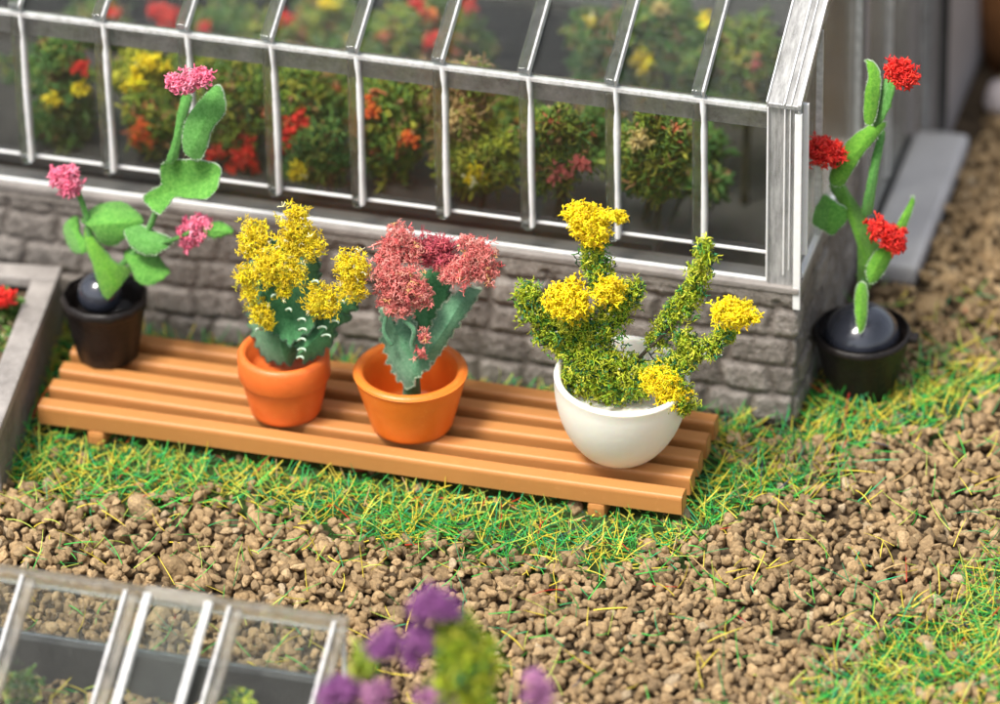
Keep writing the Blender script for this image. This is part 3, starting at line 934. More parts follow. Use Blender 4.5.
# ------------------------------------------------------------------ pots
def pot_profile(R0, R1, h, rimh, rimt, wall=.03, soil=None):
    """outer from the base up, over the rim, down inside"""
    ro = R1-rimt
    rb = R1-rimt-.006
    p = [(0, 0), (R0*.9, 0), (R0*.98, .008), (R0, .02)]
    p += [(R0+(rb-R0)*t, .02+(h-rimh-.02)*t) for t in (.33, .66, 1)]
    p += [(R1-.006, h-rimh+.008), (R1, h-rimh+.02), (R1, h-.02), (R1-.008, h-.006), (R1-.02, h), (R1-wall+.008, h-.003), (R1-wall, h-.015)]
    s_ = soil if soil else h*.45
    p += [(R1-wall-.012, h*.8), ((R1-wall)*.86, s_+.02), ((R1-wall)*.84, s_), (0, s_)]
    return p


YP = {}
# 1 pink, black pot on the left
c = atz(108, 354, BZ); Y1 = c.y
T1 = thing('potted_plant', 'tall plant with pink flowers and big green leaves in a black pot', 'potted plant', c)
MB().lathe(c, pot_profile(.142, .196, .325, .06, .004, .022, .2), 11).build('pot', M_black, T1)
bc = at(100, 293, Y1-.02)
MB().lathe(bc, [(0, -.10)]+[(.10*math.sin(PI*k/14), -.10*math.cos(PI*k/14)) for k in range(1, 14)]+[(0, .10)], 28).build('bead', M_bead, T1)
yq = Y1-.02
tube('stem', [at(106, 296, yq), at(118, 270, yq), at(138, 248, yq+.02), at(150, 226, yq), at(157, 208, yq)], .016, .014, M_leafD, T1)
tube('stem', [at(102, 290, yq-.02), at(92, 245, yq), at(86, 215, yq), at(78, 192, yq)], .018, .013, M_leafD, T1)
tube('stem', [at(150, 244, yq-.03), at(172, 240, yq-.05), at(190, 232, yq-.05)], .010, .010, M_leafD, T1)
leaf('leaf', [(162, 163), (190, 160), (218, 165), (219, 180), (215, 192), (203, 199), (176, 198), (167, 207), (159, 214), (148, 206), (143, 197), (152, 190), (161, 184)], yq-.01, M_leaf, T1, (.15, .2), -.6, rim=M_rim)
leaf('leaf', [(216.6, 84.7), (225, 99), (224, 114), (212, 130), (206, 150), (198, 160), (184, 152), (182.5, 132), (188, 116.6), (199, 101)], yq+.02, M_leafD, T1, (.5, .1), .5, rim=M_rim)
leaf('leaf', [(167, 160), (174, 135), (177, 115), (183, 95), (191, 97), (189, 108), (183, 132), (178, 155), (172, 163)], yq+.04, M_leafD, T1, (.9, .1), .5, rim=M_leaf)
leaf('leaf', [(81, 220), (95, 207), (114, 202), (128, 206), (143, 222), (125, 238), (114, 245), (99, 242), (92, 229)], yq-.03, M_leaf, T1, (.2, .3), 1.0, rim=M_leaf)
leaf('leaf', [(64, 225), (77, 217), (80, 234), (90, 243), (84, 253), (73, 251), (66, 240)], yq+.01, M_leaf, T1, (-.4, .2), .9, rim=M_leaf)
leaf('leaf', [(85, 227), (95, 238), (106, 253), (117, 264), (131, 269), (123, 282), (109, 298), (101, 291), (92, 264), (86, 247)], yq-.09, M_leafR, T1, (.5, .2), .9, rim=M_leaf)
leaf('leaf', [(124, 223), (130, 220), (154, 231), (174, 241), (163, 250), (154, 255), (141, 253), (130, 245), (125, 234)], yq-.06, M_leafD, T1, (.2, .4), .8, rim=M_rim)
leaf('leaf', [(132, 247), (154, 253), (163, 264), (169, 273), (158, 282), (147, 285), (136, 280), (130, 267), (124, 256)], yq-.05, M_leaf, T1, (.1, .4), .6, rim=M_leaf)
leaf('leaf', [(203, 228), (218, 222), (233, 231), (226, 235), (212, 238)], yq-.05, M_leaf, T1, (.1, .2), .6, rim=M_leaf)
PINK = [(5, (.90, .20, .32)), (3, (.95, .32, .44)), (2, (.78, .12, .23))]
for bl in ([(182, 84, 14, 11), (199, 77, 14, 9), (173, 81, 7, 6), (207, 74, 7, 6)], [(66, 177, 15, 12), (70, 187, 12, 11), (58, 174, 9, 7)], [(190, 231, 14, 13), (203, 224, 12, 9), (188, 242, 8, 9)]):
    clump('flower', bl, yq-.02, 330, .0175, PINK, T1, shell=.1)

# 2 yellow cactus in the left orange pot
c = atz(286, 409, BZ); Y2 = c.y
T2 = thing('potted_plant', 'dark green cactus with seven yellow flower tufts in the smaller left orange pot', 'potted plant', c)
MB().lathe(c, pot_profile(.158, .202, .315, .14, .006, .040, .22), 48, wob=.008).build('pot', M_orange, T2)
yq = Y2-.02
leaf('pad', jag([(262, 245), (282, 240), (305, 248), (318, 262), (322, 300), (312, 330), (290, 345), (270, 330), (262, 290)], seed=1), yq+.08, M_cactus, T2, (0, .1), -.8, .028, rim=M_cactusL)
leaf('pad', jag([(250, 292), (262, 282), (284, 285), (297, 300), (300, 330), (303, 352), (290, 364), (268, 361), (256, 345), (249, 320)], seed=2), yq-.04, M_cactus, T2, (0, .15), 1.4, .028, rim=M_cactusL)
leaf('pad', jag([(298, 330), (310, 318), (330, 316), (349, 312), (348, 321), (336, 326), (334, 341), (322, 353), (305, 363), (296, 350)], seed=3), yq-.06, M_cactus, T2, (.3, .1), 1.2, .028, rim=M_cactusL)
leaf('pad', jag([(318, 300), (340, 290), (360, 296), (356, 310), (338, 318), (322, 318)], seed=4), yq+.03, M_cactus, T2, (.2, .1), .8, .028, rim=M_cactusL)
leaf('pad', jag([(243, 270), (258, 258), (272, 270), (272, 300), (262, 318), (248, 300)], seed=5), yq+.02, M_cactus, T2, (-.3, .1), .8, .028, rim=M_cactusL)
spines([(298, 320, 7, 1), (299, 330, 7, 1), (298, 340, 7, 1), (298, 350, 7, 1), (297, 358, 6, 1), (318, 328, 8, 1), (322, 336, 8, 1), (330, 322, 8, 1), (338, 302, 6, 1), (278, 296, 6, -1), (262, 330, 6, -1), (312, 282, 6, 1), (286, 310, 5, 1)], yq-.115, T2)
YEL = [(6, (.95, .70, .008)), (4, (.97, .76, .03)), (1.2, (.82, .56, .01)), (.7, (.55, .52, .03)), (.4, (.9, .85, .5))]
for bl in ([(255, 236, 15, 18), (248, 250, 8, 10)], [(296, 226, 17, 19), (306, 245, 18, 16), (290, 245, 16, 14), (297, 211, 9, 6)], [(276, 262, 24, 14), (268, 274, 18, 12), (292, 272, 16, 12), (284, 288, 7, 12)],
           [(246, 276, 10, 14), (250, 292, 9, 12)], [(260, 312, 12, 14), (268, 322, 7, 8)], [(322, 301, 20, 18)], [(354, 266, 16, 16), (352, 285, 17, 17), (345, 262, 8, 6)]):
    dy = -.05 if bl[0][1] < 240 else -.12
    clump('flower', [(*q, dy) for q in bl], yq, 400, .017, YEL, T2, tm=CORAL_FINE, shell=.3)

# 3 coral cactus in the middle orange pot
c = atz(412, 423, BZ); Y3 = c.y
T3 = thing('potted_plant', 'green felt cactus with salmon pink flower tufts in the wide middle orange pot', 'potted plant', c)
MB().lathe(c, pot_profile(.182, .250, .292, .035, .001, .045, .05), 48, wob=.008).build('pot', M_orange2, T3)
yq = Y3-.02
leaf('pad', jag([(410, 275), (440, 268), (450, 285), (444, 320), (432, 350), (418, 350), (412, 315)], seed=6), yq+.08, M_cactus, T3, (0, .1), .5, .028, rim=M_cactusL)
leaf('pad', jag([(430, 330), (440, 308), (455, 293), (474, 286), (480, 291), (472, 306), (460, 322), (446, 344), (431, 366), (422, 372), (420, 360)], seed=7), yq-.02, M_cactusL, T3, (.4, .1), 1.2, .028, rim=M_rim)
leaf('pad', jag([(380, 310), (387, 309), (392, 326), (400, 321), (412, 316), (417, 330), (422, 344), (433, 350), (432, 364), (420, 375), (410, 390), (398, 380), (388, 362), (382, 340)], seed=8), yq-.08, M_cactusL, T3, (-.1, .15), .9, .028, rim=M_rim)
tube('stem', [at(412, 376, yq-.02), at(412, 388, yq-.01), at(412, 404, yq)], .035, .045, M_cactus, T3)
tube('rib', [at(404, 320, yq-.10), at(414, 330, yq-.12), at(412, 345, yq-.12), at(418, 358, yq-.12)], .012, .010, M_cactusL, T3)
tube('rib', [at(386, 316, yq-.10), at(384, 332, yq-.12), at(392, 345, yq-.12)], .010, .010, M_cactusL, T3)
SAL = [(5, (.85, .24, .21)), (3, (.92, .36, .31)), (2, (.66, .12, .12)), (1, (.88, .42, .32)), (.3, (.85, .5, .2))]
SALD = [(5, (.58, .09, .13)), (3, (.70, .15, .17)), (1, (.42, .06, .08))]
clump('flower', [(400, 236, 14, 13), (390, 250, 14, 14), (410, 250, 12, 14)], yq, 420, .0185, SAL, T3, tm=CORAL_FINE, shell=.2)
clump('flower', [(388, 272, 18, 18), (405, 282, 20, 20), (400, 302, 17, 16), (420, 294, 13, 14), (392, 290, 16, 18)], yq-.08, 420, .0185, SAL, T3, tm=CORAL_FINE, shell=.2)
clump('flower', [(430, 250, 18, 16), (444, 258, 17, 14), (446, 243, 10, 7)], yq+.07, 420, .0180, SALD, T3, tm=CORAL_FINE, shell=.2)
clump('flower', [(478, 254, 17, 18), (466, 270, 18, 16), (486, 270, 14, 14), (450, 274, 12, 9), (466, 242, 8, 7)], yq, 420, .0185, SAL, T3, tm=CORAL_FINE, shell=.2)
clump('flower', [(424, 336, 6, 10), (420, 354, 8, 6)], yq-.11, 300, .017, SAL, T3, tm=CORAL_FINE, shell=.1)

# 4 white bowl
c = atz(619, 452, BZ); Y4 = c.y
T4 = thing('potted_plant', 'bushy green plant with five yellow flower heads in a round white bowl on the bench', 'potted plant', c)
h = .405; Rw = .292
pr_ = [(0, 0), (.085, 0), (.11, .006)]
for k in range(1, 13):
    t = k/12; pr_.append((.11+(Rw-.11)*math.sin(t*PI/2)**.82, .006+(h-.006)*(t**1.35)))
pr_ += [(Rw+.002, h+.006), (Rw-.006, h+.016), (Rw-.020, h+.016), (Rw-.030, h+.004), (Rw-.036, h-.04), (Rw-.05, h-.10), (0, h-.11)]
MB().lathe(c, pr_, 64, wob=.004).tilt(c, .04, .05).build('bowl', M_white, T4)
yq = Y4
TURF = [(6, (.44, .52, .02)), (4, (.28, .44, .02)), (2, (.08, .27, .03)), (1.3, (.03, .18, .07)), (3, (.60, .60, .05)), (.4, (.01, .04, .015))]
clump('foliage', [(528, 296, 14, 16), (536, 312, 18, 18), (548, 328, 18, 18), (560, 342, 17, 17), (592, 252, 14, 16), (598, 268, 15, 15), (602, 286, 14, 16), (622, 300, 18, 15), (634, 292, 10, 14),
                  (570, 330, 16, 16), (580, 348, 20, 20), (596, 330, 20, 20), (612, 318, 18, 16), (600, 362, 26, 24, -.05), (578, 378, 20, 20, -.04), (606, 385, 26, 20, -.06), (630, 372, 22, 20, -.02), (634, 388, 20, 14, -.06)],
      yq, 400, .024, TURF, T4, tm=TURFT, shell=.0, glint=.06)
tube('stem', [at(628, 370, yq), at(645, 352, yq), at(660, 338, yq), at(672, 325, yq)], .009, .007, M_darkstem, T4)
tube('stem', [at(640, 380, yq), at(665, 372, yq), at(700, 352, yq), at(725, 338, yq)], .009, .007, M_darkstem, T4)
tube('stem', [at(625, 310, yq), at(636, 298, yq), at(640, 286, yq)], .008, .012, M_darkstem, T4)
clump('foliage', [(656, 338, 13, 11), (668, 322, 14, 14), (682, 308, 15, 14), (692, 292, 14, 14), (700, 274, 14, 15), (704, 256, 11, 14), (706, 244, 7, 8)], yq+.04, 330, .024, TURF, T4, tm=TURFT, shell=.0, glint=.07)
clump('foliage', [(664, 366, 14, 12), (682, 362, 15, 13), (694, 352, 14, 13), (712, 346, 13, 12), (726, 334, 13, 10), (684, 340, 12, 9)], yq-.02, 330, .024, TURF, T4, tm=TURFT, shell=.0, glint=.07)
clump('foliage', [(668, 380, 18, 14), (676, 396, 20, 16), (684, 406, 10, 9), (655, 372, 14, 10)], yq-.08, 330, .024, TURF, T4, tm=TURFT, shell=.0, glint=.07)
LEM = [(6, (.96, .70, .004)), (3, (.97, .76, .01)), (1.3, (.86, .55, .003))]
for bl in ([(586, 220, 18, 17), (594, 232, 15, 14), (578, 214, 12, 9), (606, 216, 7, 5), (619, 217, 8, 7)], [(568, 301, 22, 20)], [(610, 291, 14, 14)], [(730, 313, 18, 13), (742, 315, 15, 12)], [(662, 382, 19, 14), (672, 395, 15, 13), (655, 376, 12, 9)]):
    clump('flower', bl, yq-.10 if bl[0][1] > 280 else yq-.02, 520, .0165, LEM, T4, shell=.5)

# 5 red flowers, black pot on the ground at the corner
c = atz(861, 391, 0); Y5 = c.y
T5 = thing('potted_plant', 'upright plant with three red flowers in a black pot beside the greenhouse corner', 'potted plant', c)
MB().lathe(c, pot_profile(.15, .218, .335, .05, .004, .022, .25), 30).build('pot', M_black, T5)
bc = at(862, 334, Y5-.0)
MB().lathe(bc, [(0, -.12)]+[(.168*math.sin(PI*k/14), -.135*math.cos(PI*k/14)) for k in range(1, 14)]+[(0, .135)], 32).build('bead', M_bead, T5)
b_ = c+Vector((.19, .02, .31)); MB().box(b_.x, b_.x+.06, b_.y-.03, b_.y+.03, b_.z-.02, b_.z+.01, bev=.01).build('pot_lug', M_black, T5)
yq = Y5-.03
leaf('leaf', [(881, 128), (884, 141), (876, 183), (871, 213), (862, 213), (866, 188), (872, 158)], yq+.03, M_leafD, T5, (.8, 0), .6, rim=M_leafR)
leaf('leaf', [(866, 60), (877, 66), (881, 85), (877, 111), (873, 124), (864, 121), (864.5, 94), (869, 72)], yq+.0, M_leafR, T5, (.5, .1), .5, rim=M_rim)
leaf('leaf', [(881, 88), (891, 72), (895, 85), (888, 111), (878, 126), (873, 122)], yq+.03, M_leafD, T5, (-.6, .1), .6, rim=M_leafR)
leaf('leaf', [(886, 122), (878.5, 136), (864, 153), (853, 170), (842, 186), (830, 183), (832, 168), (844, 145), (864, 128)], yq-.02, M_leafR, T5, (.3, .1), .8, rim=M_rim)
leaf('leaf', [(825, 194), (832, 200), (847, 209), (849, 217), (834, 234), (822, 230), (812, 222), (817, 205)], yq-.0, M_leaf, T5, (-.2, .2), .7, rim=M_rim)
leaf('stem', [(830, 187), (841, 184), (852, 200), (864, 217), (876, 240), (880, 262), (868, 290), (858, 282), (858, 250), (846, 215)], yq-.03, M_leafR, T5, (.5, .1), 1.3, .03, rim=M_leafR)
leaf('leaf', [(912, 197), (914, 205), (904, 234), (893, 256), (881, 277), (870, 284), (866, 270), (872, 256), (884, 243), (898, 222)], yq-.02, M_leafR, T5, (.5, .1), .8, rim=M_rim)
leaf('leaf', [(861, 282), (867.5, 290), (866, 322), (859, 333), (855, 312), (856, 290)], yq-.19, M_leafR, T5, (.5, .2), 1.0, rim=M_rim)
tube('stem', [at(861, 326, yq), at(862, 300, yq), at(866, 270, yq)], .020, .016, M_leafD, T5)
RED = [(5, (.78, .020, .012)), (3, (.86, .05, .025)), (1.4, (.60, .012, .01))]
for bl in ([(896, 68, 11, 11), (906, 76, 12, 11), (900, 72, 12, 11)], [(822, 153, 17, 15), (832, 152, 13, 10)], [(880, 230, 13, 11), (892, 237, 13, 12), (896, 246, 9, 8)]):
    clump('flower', bl, yq-.06, 420, .0175, RED, T5, shell=.4)

# 6 purple flowers close to the lens
YF = -3.75
c = at(430, 900, YF); 
T6 = thing('flowering_bush', 'blurred purple flowered bush with yellow green leaves in the near foreground', 'bush', (c.x, YF, 0))
for (u0, v0, u1, v1, dy) in ((445, 960, 440, 612, 0), (440, 940, 385, 650, .05), (440, 940, 345, 700, -.05), (450, 950, 545, 700, .05), (445, 950, 470, 640, .0)):
    tube('stem', [at(u0, 960, YF), at((u0+u1)/2, (v0+v1)/2+30, YF+dy*.5), at(u1, v1, YF+dy)], .016, .010, M_darkstem, T6)
clump('foliage', [(456, 640, 22, 22), (466, 665, 26, 26), (462, 695, 28, 26), (470, 730, 30, 30), (430, 770, 50, 40), (400, 820, 70, 50), (480, 800, 50, 50)], YF, 420, .034, TURF, T6, tm=TURFT, shell=.15)
clump('foliage', [(365, 660, 13, 15), (362, 680, 12, 12)], YF+.05, 420, .036, [(3, (.34, .40, .03)), (2, (.2, .3, .02))], T6, tm=FLAKES, shell=.15)
PUR = [(5, (.30, .09, .29)), (3, (.40, .15, .37)), (2, (.20, .06, .21))]
PUR2 = [(5, (.50, .20, .40)), (3, (.58, .27, .46)), (2, (.36, .13, .29))]
for bl, pl_ in (([(434, 602, 17, 12), (450, 611, 10, 6), (420, 612, 9, 8)], PUR), ([(386, 643, 13, 13), (375, 650, 6, 6)], PUR), ([(420, 640, 12, 13), (410, 656, 8, 9)], PUR),
                ([(345, 690, 14, 13), (330, 694, 9, 9)], PUR), ([(376, 694, 12, 13)], PUR2), ([(440, 700, 20, 13)], PUR2), ([(541, 694, 12, 14), (536, 678, 6, 6)], PUR2)):
    clump('flower', bl, YF-.06, 240, .032, pl_, T6, tm=CORAL_FINE, shell=.15)

# ------------------------------------------------------------------ stone planter at the left edge
a0 = at(62, 266, -.335); zt = a0.z
a1 = atz(4, 418, zt)
ang = math.atan2(a1.x-a0.x, -(a1.y-a0.y))       # slight turn of the box
print('planter', a0, a1, zt, ang)
PL = thing('planter', 'grey weathered stone planter box with thick rim at the left edge', 'planter', (a0.x-.6, a0.y-.6, 0))
Lp = 1.26; Wp = 1.5
def pl_box(name, x0, x1, y0, y1, z0, z1, bev=.012):
    mb = MB(); mb.box(x0, x1, y0, y1, z0, z1, bev=bev)
    R_ = Matrix.Rotation(ang, 3, 'Z')
    for v in mb.bm.verts: v.co = a0+R_ @ v.co; v.co.z -= a0.z
    return mb
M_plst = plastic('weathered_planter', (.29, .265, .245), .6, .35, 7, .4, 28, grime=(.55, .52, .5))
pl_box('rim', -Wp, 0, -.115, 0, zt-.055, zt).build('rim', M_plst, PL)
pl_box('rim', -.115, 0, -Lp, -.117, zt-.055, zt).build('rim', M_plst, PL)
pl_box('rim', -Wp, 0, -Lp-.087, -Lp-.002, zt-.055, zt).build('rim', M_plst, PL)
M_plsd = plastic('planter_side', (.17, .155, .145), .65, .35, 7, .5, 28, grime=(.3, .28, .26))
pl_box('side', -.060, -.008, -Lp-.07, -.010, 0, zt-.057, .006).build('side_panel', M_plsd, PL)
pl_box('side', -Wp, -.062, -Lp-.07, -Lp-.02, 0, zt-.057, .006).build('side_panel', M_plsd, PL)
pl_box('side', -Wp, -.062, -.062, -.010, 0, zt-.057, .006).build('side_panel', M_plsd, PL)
pl_box('soil', -Wp, -.062, -Lp-.018, -.064, .0, zt-.09, .006).build('soil', M_soil, PL)
SG = [(4, (.10, .20, .03)), (3, (.05, .13, .02)), (2, (.25, .27, .06)), (1, (.3, .25, .12))]
for k, (bl, lab) in enumerate(((([(10, 315, 16, 14), (2, 300, 14, 12)]), 'low green plant with a red fruit near the back of the stone planter'), (([(4, 345, 18, 14), (-14, 360, 18, 16)]), 'straggly pale green plant near the front of the stone planter'))):
    cc = at(bl[0][0], bl[0][1], a0.y-.35-.2*k)
    t_ = thing('planter_plant', lab, 'plant', cc, 'plants in the stone planter')
    clump('foliage', bl, a0.y-.35-.2*k, 260, .04, SG, t_, tm=FLAKES, shell=.1)
    if k == 0: clump('fruit', [(6, 299, 11, 6), (0, 296, 8, 6)], a0.y-.42, 200, .025, RED, t_, shell=.2)

# ------------------------------------------------------------------ cold frame, lower left
ZR = .56
r0 = atz(0, 566, ZR); r1 = atz(345, 626, ZR)
yR = (r0.y+r1.y)/2; xr1 = r1.x
print('coldframe', r0, r1)
CF = thing('cold_frame', 'clear plastic cold frame with sloping lid on a dark grey base in the foreground', 'cold frame', (xr1-1.2, yR-.6, 0))
zb = .25; x0 = xr1-2.4; tl = math.tan(math.radians(27)); dep = .62
MB().box(x0, xr1, yR-.03, yR+.03, 0, zb, bev=.01).build('base_rail', M_greyD, CF)
MB().box(xr1-.06, xr1, yR-dep-.03, yR-.032, 0, zb, bev=.01).build('base_rail', M_greyD, CF)
MB().box(x0, x0+.06, yR-dep-.03, yR-.032, 0, zb, bev=.01).build('base_rail', M_greyD, CF)
MB().box(x0+.062, xr1-.062, yR-dep-.03, yR-dep+.03, 0, zb-.06, bev=.01).build('base_rail', M_greyD, CF)
mb = MB(); mb.box(x0, xr1, yR-.012, yR+.030, ZR-.055, ZR, bev=.008); mb.build('top_rail', M_brownclear, CF)
mb = MB(); mb.box(x0, xr1, yR+.031, yR+.040, ZR-.020, ZR+.004, bev=.002); mb.build('top_rail_edge', M_brownclear, CF)
lid_p = Vector((0, yR-.014, ZR-.012)); lid_d = Vector((0, -dep, -dep*tl)); upl = Vector((0, -tl, 1)).normalized()
mx_ = [xr1-.012-.446*k for k in range(6)]
for k, x in enumerate(mx_):
    mb = MB(); mb.bar(lid_p+Vector((x, 0, 0)), lid_p+lid_d+Vector((x, 0, 0)), .045 if k else .030, .040, upl, bev=.008)
    lb = mb.build('lid_bar', M_brownclear, CF)
    mb = MB(); mb.bar(lid_p+Vector((x-.034, 0, .006)), lid_p+lid_d+Vector((x-.034, 0, .006)), .016, .050, upl, bev=.004); mb.build('edge_glow', M_edge2, lb)
    if k < 5:
        mb = MB(); c_ = lid_p+Vector((x-.24, 0, -.01)); mb.bar(c_, c_+lid_d, .36, .008, upl); mb.build('lid_pane', M_roof, CF)
mb = MB(); mb.box(x0+.01, xr1-.01, yR+.001, yR+.009, zb+.002, ZR-.057); mb.build('back_pane', M_pane, CF)
mb = MB(); mb.box(x0+.062, xr1-.062, yR-dep-.01, yR-dep, zb-.058, ZR-dep*tl-.06); mb.build('front_pane', M_pane, CF)
mb = MB(); mb.box(xr1-.02, xr1-.002, yR-.03, yR-.0125, zb+.002, ZR-.057, bev=.003); mb.build('corner_strip', M_edge, CF)
# vent window raised on the second bay
xv = mx_[1]-.24
vt = MB().bar(lid_p+Vector((xv, -.04, .03)), lid_p+lid_d*.95+Vector((xv, -.04, .03)), .27, .010, upl).build('vent_window', M_roof, CF)
for sx in (-.13, .13):
    mb = MB(); mb.bar(lid_p+Vector((xv+sx, -.04, .045)), lid_p+lid_d*.95+Vector((xv+sx, -.04, .045)), .034, .035, upl, bev=.006); mb.build('vent_stile', M_edge2, vt)
mb = MB(); mb.bar(lid_p+Vector((xv-.145, -.03, .045)), lid_p+Vector((xv+.145, -.03, .045)), .06, .03, upl, bev=.006); mb.build('vent_rail', M_brownclear, vt)
# little plants under the lid
for k, (u, v, r_) in enumerate(((22, 690, 16), (240, 712, 14))):
    cc = at(u, v+40, yR-.25)
    t_ = thing('seedling', ('dark green seedling behind the left panes of the cold frame', 'yellow green seedling under the right pane of the cold frame')[k], 'plant', (cc.x, cc.y, 0), 'seedlings in the cold frame')
    clump('foliage', [(u, v, r_, r_*1.5), (u, v+25, r_, r_)], yR-.25, 260, .04, TURF if k else SG, t_, tm=FLAKES, shell=.1)

# ------------------------------------------------------------------ inside the greenhouse
ST = thing('staging', 'long dark grey plant shelf just inside the greenhouse front wall', 'shelf', (-.9, .6, 0))
MB().box(XL-.1, .72, YW+.24, 1.05, .60, .66, bev=.01).build('shelf_top', M_inner, ST)
MB().box(XL-.1, .72, YW+.22, YW+.238, .58, .72, bev=.004).build('shelf_lip', M_greyD, ST)
for x in (-3.4, -2.2, -1.0, .2, .68):
    for y in (YW+.28, 1.0):
        MB().box(x-.03, x+.03, y-.03, y+.03, .021, .598).build('leg', M_greyD, ST)
ST2 = thing('staging', 'grey plant shelf along the middle of the greenhouse seen through the roof', 'shelf', (-.9, 2.4, 0))
MB().box(XL-.1, 1.0, 2.0, 2.8, .60, .66, bev=.01).build('shelf_top', M_inner, ST2)
for x in (-3.4, -2.2, -1.0, .2, .95):
    for y in (2.05, 2.75):
        MB().box(x-.03, x+.03, y-.03, y+.03, .021, .598).build('leg', M_greyD, ST2)
GREEN = [(4, (.24, .32, .03)), (4, (.13, .24, .03)), (2, (.06, .14, .025)), (1.6, (.44, .42, .05)), (1.2, (.34, .18, .07)), (.5, (.5, .12, .05))]
LIME = [(4, (.36, .40, .03)), (3, (.20, .28, .03)), (2, (.52, .50, .05)), (1, (.38, .24, .07))]
BROWN = [(4, (.36, .22, .08)), (3, (.26, .34, .04)), (2, (.46, .26, .12)), (1.5, (.56, .48, .09))]
DARK = [(4, (.06, .16, .03)), (3, (.11, .22, .035)), (1.5, (.25, .30, .05)), (1, (.28, .15, .06))]
ORNG = [(4, (.80, .12, .02)), (2, (.85, .22, .03))]
TAN_ = [(4, (.62, .46, .16)), (2, (.70, .52, .22))]
PK = [(4, (.70, .16, .14))]
Yi = .20
inside = [
    # u, v, ru, rv, palette, flower palette, [(fu, fv, fru, frv)], label
    (62, 108, 30, 50, DARK, YEL, [(80, 85, 5, 6), (52, 98, 6, 6)], 'dark green bush with tiny yellow dots at the left end inside the greenhouse'),
    (60, 50, 22, 18, DARK, RED, [(80, 65, 6, 5)], 'low dark bush above the leftmost bush inside the greenhouse'),
    (148, 78, 26, 26, LIME, YEL, [(150, 62, 16, 9), (135, 80, 9, 7)], 'yellow topped lime bush behind the tall pink flowers'),
    (155, 118, 26, 36, GREEN, ORNG, [(141, 131, 10, 12)], 'green bush with one orange red bloom behind the pink flowered plant'),
    (228, 100, 36, 40, GREEN, RED, [(243, 155, 13, 16), (215, 150, 6, 6)], 'rounded green bush with dull red blooms low down behind the lone upright leaf'),
    (295, 110, 30, 46, GREEN, RED, [(290, 135, 9, 16), (298, 120, 8, 10)], 'green bush with a bright red spike in the fourth pane from the left'),
    (318, 155, 28, 26, DARK, YEL, [(298, 168, 7, 7)], 'dark low bush with a single yellow bloom above the yellow cactus'),
    (388, 130, 34, 52, GREEN, ORNG, [(408, 138, 6, 6), (370, 105, 6, 10)], 'mid green bush with orange specks above the salmon cactus'),
    (462, 110, 32, 46, BROWN, TAN_, [(457, 118, 8, 10)], 'brownish bush with a tan bloom in the middle panes'),
    (480, 160, 38, 28, LIME, YEL, [(475, 172, 8, 8)], 'low lime green bush at the foot of the middle panes'),
    (556, 150, 32, 36, GREEN, PK, [(560, 168, 8, 9), (580, 160, 6, 6)], 'green bush with a small pink bloom above the white bowl plant'),
    (560, 132, 22, 14, TAN_, TAN_, [(562, 130, 14, 8)], 'tan feathery plant on top of the bush above the white bowl'),
    (655, 150, 34, 44, GREEN, TAN_, [(640, 138, 9, 8)], 'bright green bush with a tan bloom at the right end of the shelf'),
    (645, 175, 20, 16, LIME, YEL, [(638, 168, 8, 7)], 'small lime plant at the foot of the rightmost bush'),
]
Z_sh = .66
for (u, v, ru, rv, pl_, fp, fl, lab) in inside:
    low = v > 140
    yy = Yi+(-.08 if low else .06)+random.uniform(-.05, .12)
    cc = at(u, v, yy)
    t_ = thing('bush', lab, 'plant', (cc.x, cc.y, Z_sh), 'plants growing inside the greenhouse')
    zbot = Z_sh+.01
    # crown plus fill down to the shelf
    blobs = [(u, v, ru, rv)]
    rg = random.Random(int(u*3+v))
    for k in range(6):
        blobs.append((u+rg.uniform(-1, 1)*ru*.75, v+rg.uniform(-.9, .95)*rv, ru*rg.uniform(.28, .5), ru*rg.uniform(.28, .5), rg.uniform(-.08, .08)))
    clump('foliage', blobs, yy, 200, .050, pl_, t_, tm=TURFT, shell=.15)
    tube('stem', [(cc.x, cc.y, zbot), (cc.x+.02, cc.y, (cc.z+zbot)/2), (cc.x, cc.y, cc.z)], .02, .012, M_darkstem, t_)
    for f in fl:
        clump('bloom', [f, (f[0]+f[2]*.9, f[1]+f[3]*.7, f[2]*.5, f[3]*.5), (f[0]-f[2]*.8, f[1]+f[3]*.9, f[2]*.4, f[3]*.5)], yy-.12, 110, .028, fp, t_, shell=.1)
# the row behind, filling the shelf with darker growth
for k, (u, v, r_, pl_, w_) in enumerate([(35, 90, 34, DARK, 'furthest left'), (112, 105, 36, GREEN, 'behind the second mullion from the left'), (190, 95, 36, DARK, 'behind the tall pink flower'),
                                (262, 95, 38, GREEN, 'between the third and fourth panes'), (345, 120, 40, GREEN, 'above the gap between the two orange pots'), (425, 120, 42, BROWN, 'above the right edge of the middle pot'),
                                (505, 140, 40, GREEN, 'left of the white bowl flowers'), (600, 150, 34, DARK, 'right above the white bowl'), (690, 160, 26, DARK, 'nearest the right hand corner')]):
    yy = .80; cc = at(u, v, yy)
    t_ = thing('bush', 'dense background bush inside the greenhouse, '+w_, 'plant', (cc.x, cc.y, Z_sh), 'plants growing inside the greenhouse')
    rg = random.Random(k); bl = [(u, v, r_, r_*1.15), (u-r_*.7, v+r_*.9, r_*.6, r_*.6, -.2), (u+r_*.7, v+r_*.95, r_*.6, r_*.6, -.2)]+[(u+rg.uniform(-.8, .8)*r_, v+rg.uniform(-.9, .9)*r_, r_*.5, r_*.5, rg.uniform(-.1, .1)) for q in range(5)]
    clump('foliage', bl, yy, 95, .07, pl_, t_, tm=TURFT, shell=.1)
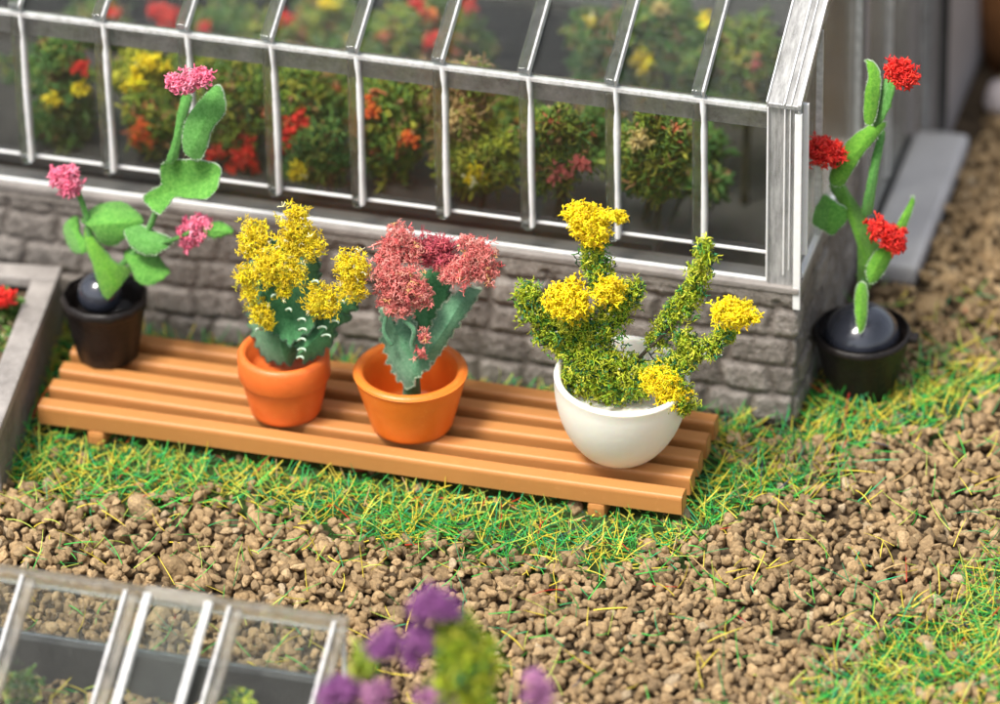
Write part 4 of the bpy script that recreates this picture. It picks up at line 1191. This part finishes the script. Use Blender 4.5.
# plants seen through the roof
for (u, v, ru, rv, pl_, fp, fl, lab) in [
    (225, 18, 30, 22, DARK, RED, [(165, 14, 22, 8), (178, 30, 18, 6), (205, 28, 9, 7)], 'bush with a long bright red bloom seen through the roof at the left'),
    (325, 14, 34, 24, GREEN, YEL, [(328, 4, 10, 7)], 'pale green bush seen through the fourth roof pane'),
    (400, 25, 34, 24, GREEN, RED, [(430, 40, 7, 6), (418, 5, 6, 5)], 'green bush with red specks seen through the fifth roof pane'),
    (470, 40, 20, 24, DARK, RED, [(470, 6, 5, 4)], 'dark bush seen through the roof pane left of the pale streak'),
    (642, 62, 15, 18, LIME, LEM, [(640, 62, 13, 12)], 'plant with one big yellow bloom seen through the seventh roof pane'),
    (270, 40, 40, 26, GREEN, RED, [(285, 22, 5, 5)], 'wide green bush seen low through the third roof pane'),
    (95, 22, 40, 26, DARK, RED, [(110, 12, 5, 5)], 'dark bush seen through the leftmost roof panes'),
    (365, 48, 38, 24, DARK, TAN_, [(350, 40, 5, 5)], 'dark bush low down behind the fifth roof pane'),
    (440, 20, 34, 26, GREEN, ORNG, [(432, 12, 5, 5)], 'green bush beside the pale streak in the roof'),
    (600, 30, 30, 30, DARK, YEL, [(592, 20, 4, 4)], 'dark bush to the left of the big yellow bloom'),
    (700, 40, 36, 34, DARK, LEM, [(706, 20, 4, 4)], 'dark green bush between the last two rafters'),
    (660, 12, 34, 20, DARK, TAN_, [(658, 8, 9, 6)], 'dark bush with a tan bloom at the top edge of the roof'),
    (745, 45, 30, 32, GREEN, PK, [(757, 62, 7, 6)], 'green bush seen through the rightmost roof pane'),
]:
    yy = 1.45+.15*math.sin(u*.7); v = v+6; cc = at(u, v, yy)
    t_ = thing('bush', lab, 'plant', (cc.x, cc.y, .03 if cc.y > 1.03 else .665), 'plants growing inside the greenhouse')
    tube('stem', [(cc.x, cc.y, .03 if cc.y > 1.03 else .665), (cc.x+.02, cc.y, (cc.z+.66)/2), (cc.x, cc.y, cc.z)], .02, .012, M_darkstem, t_)
    clump('foliage', [(u, v, ru, rv), (u, v+rv*1.3, ru*.9, rv*.8), (u-ru*.5, v+6, ru*.5, rv*.6), (u+ru*.5, v+4, ru*.5, rv*.6)], yy, 150, .055, pl_, t_, tm=TURFT, shell=.1)
    for f in fl:
        clump('bloom', [f], yy-.10, 60, .034, fp, t_, shell=.2)
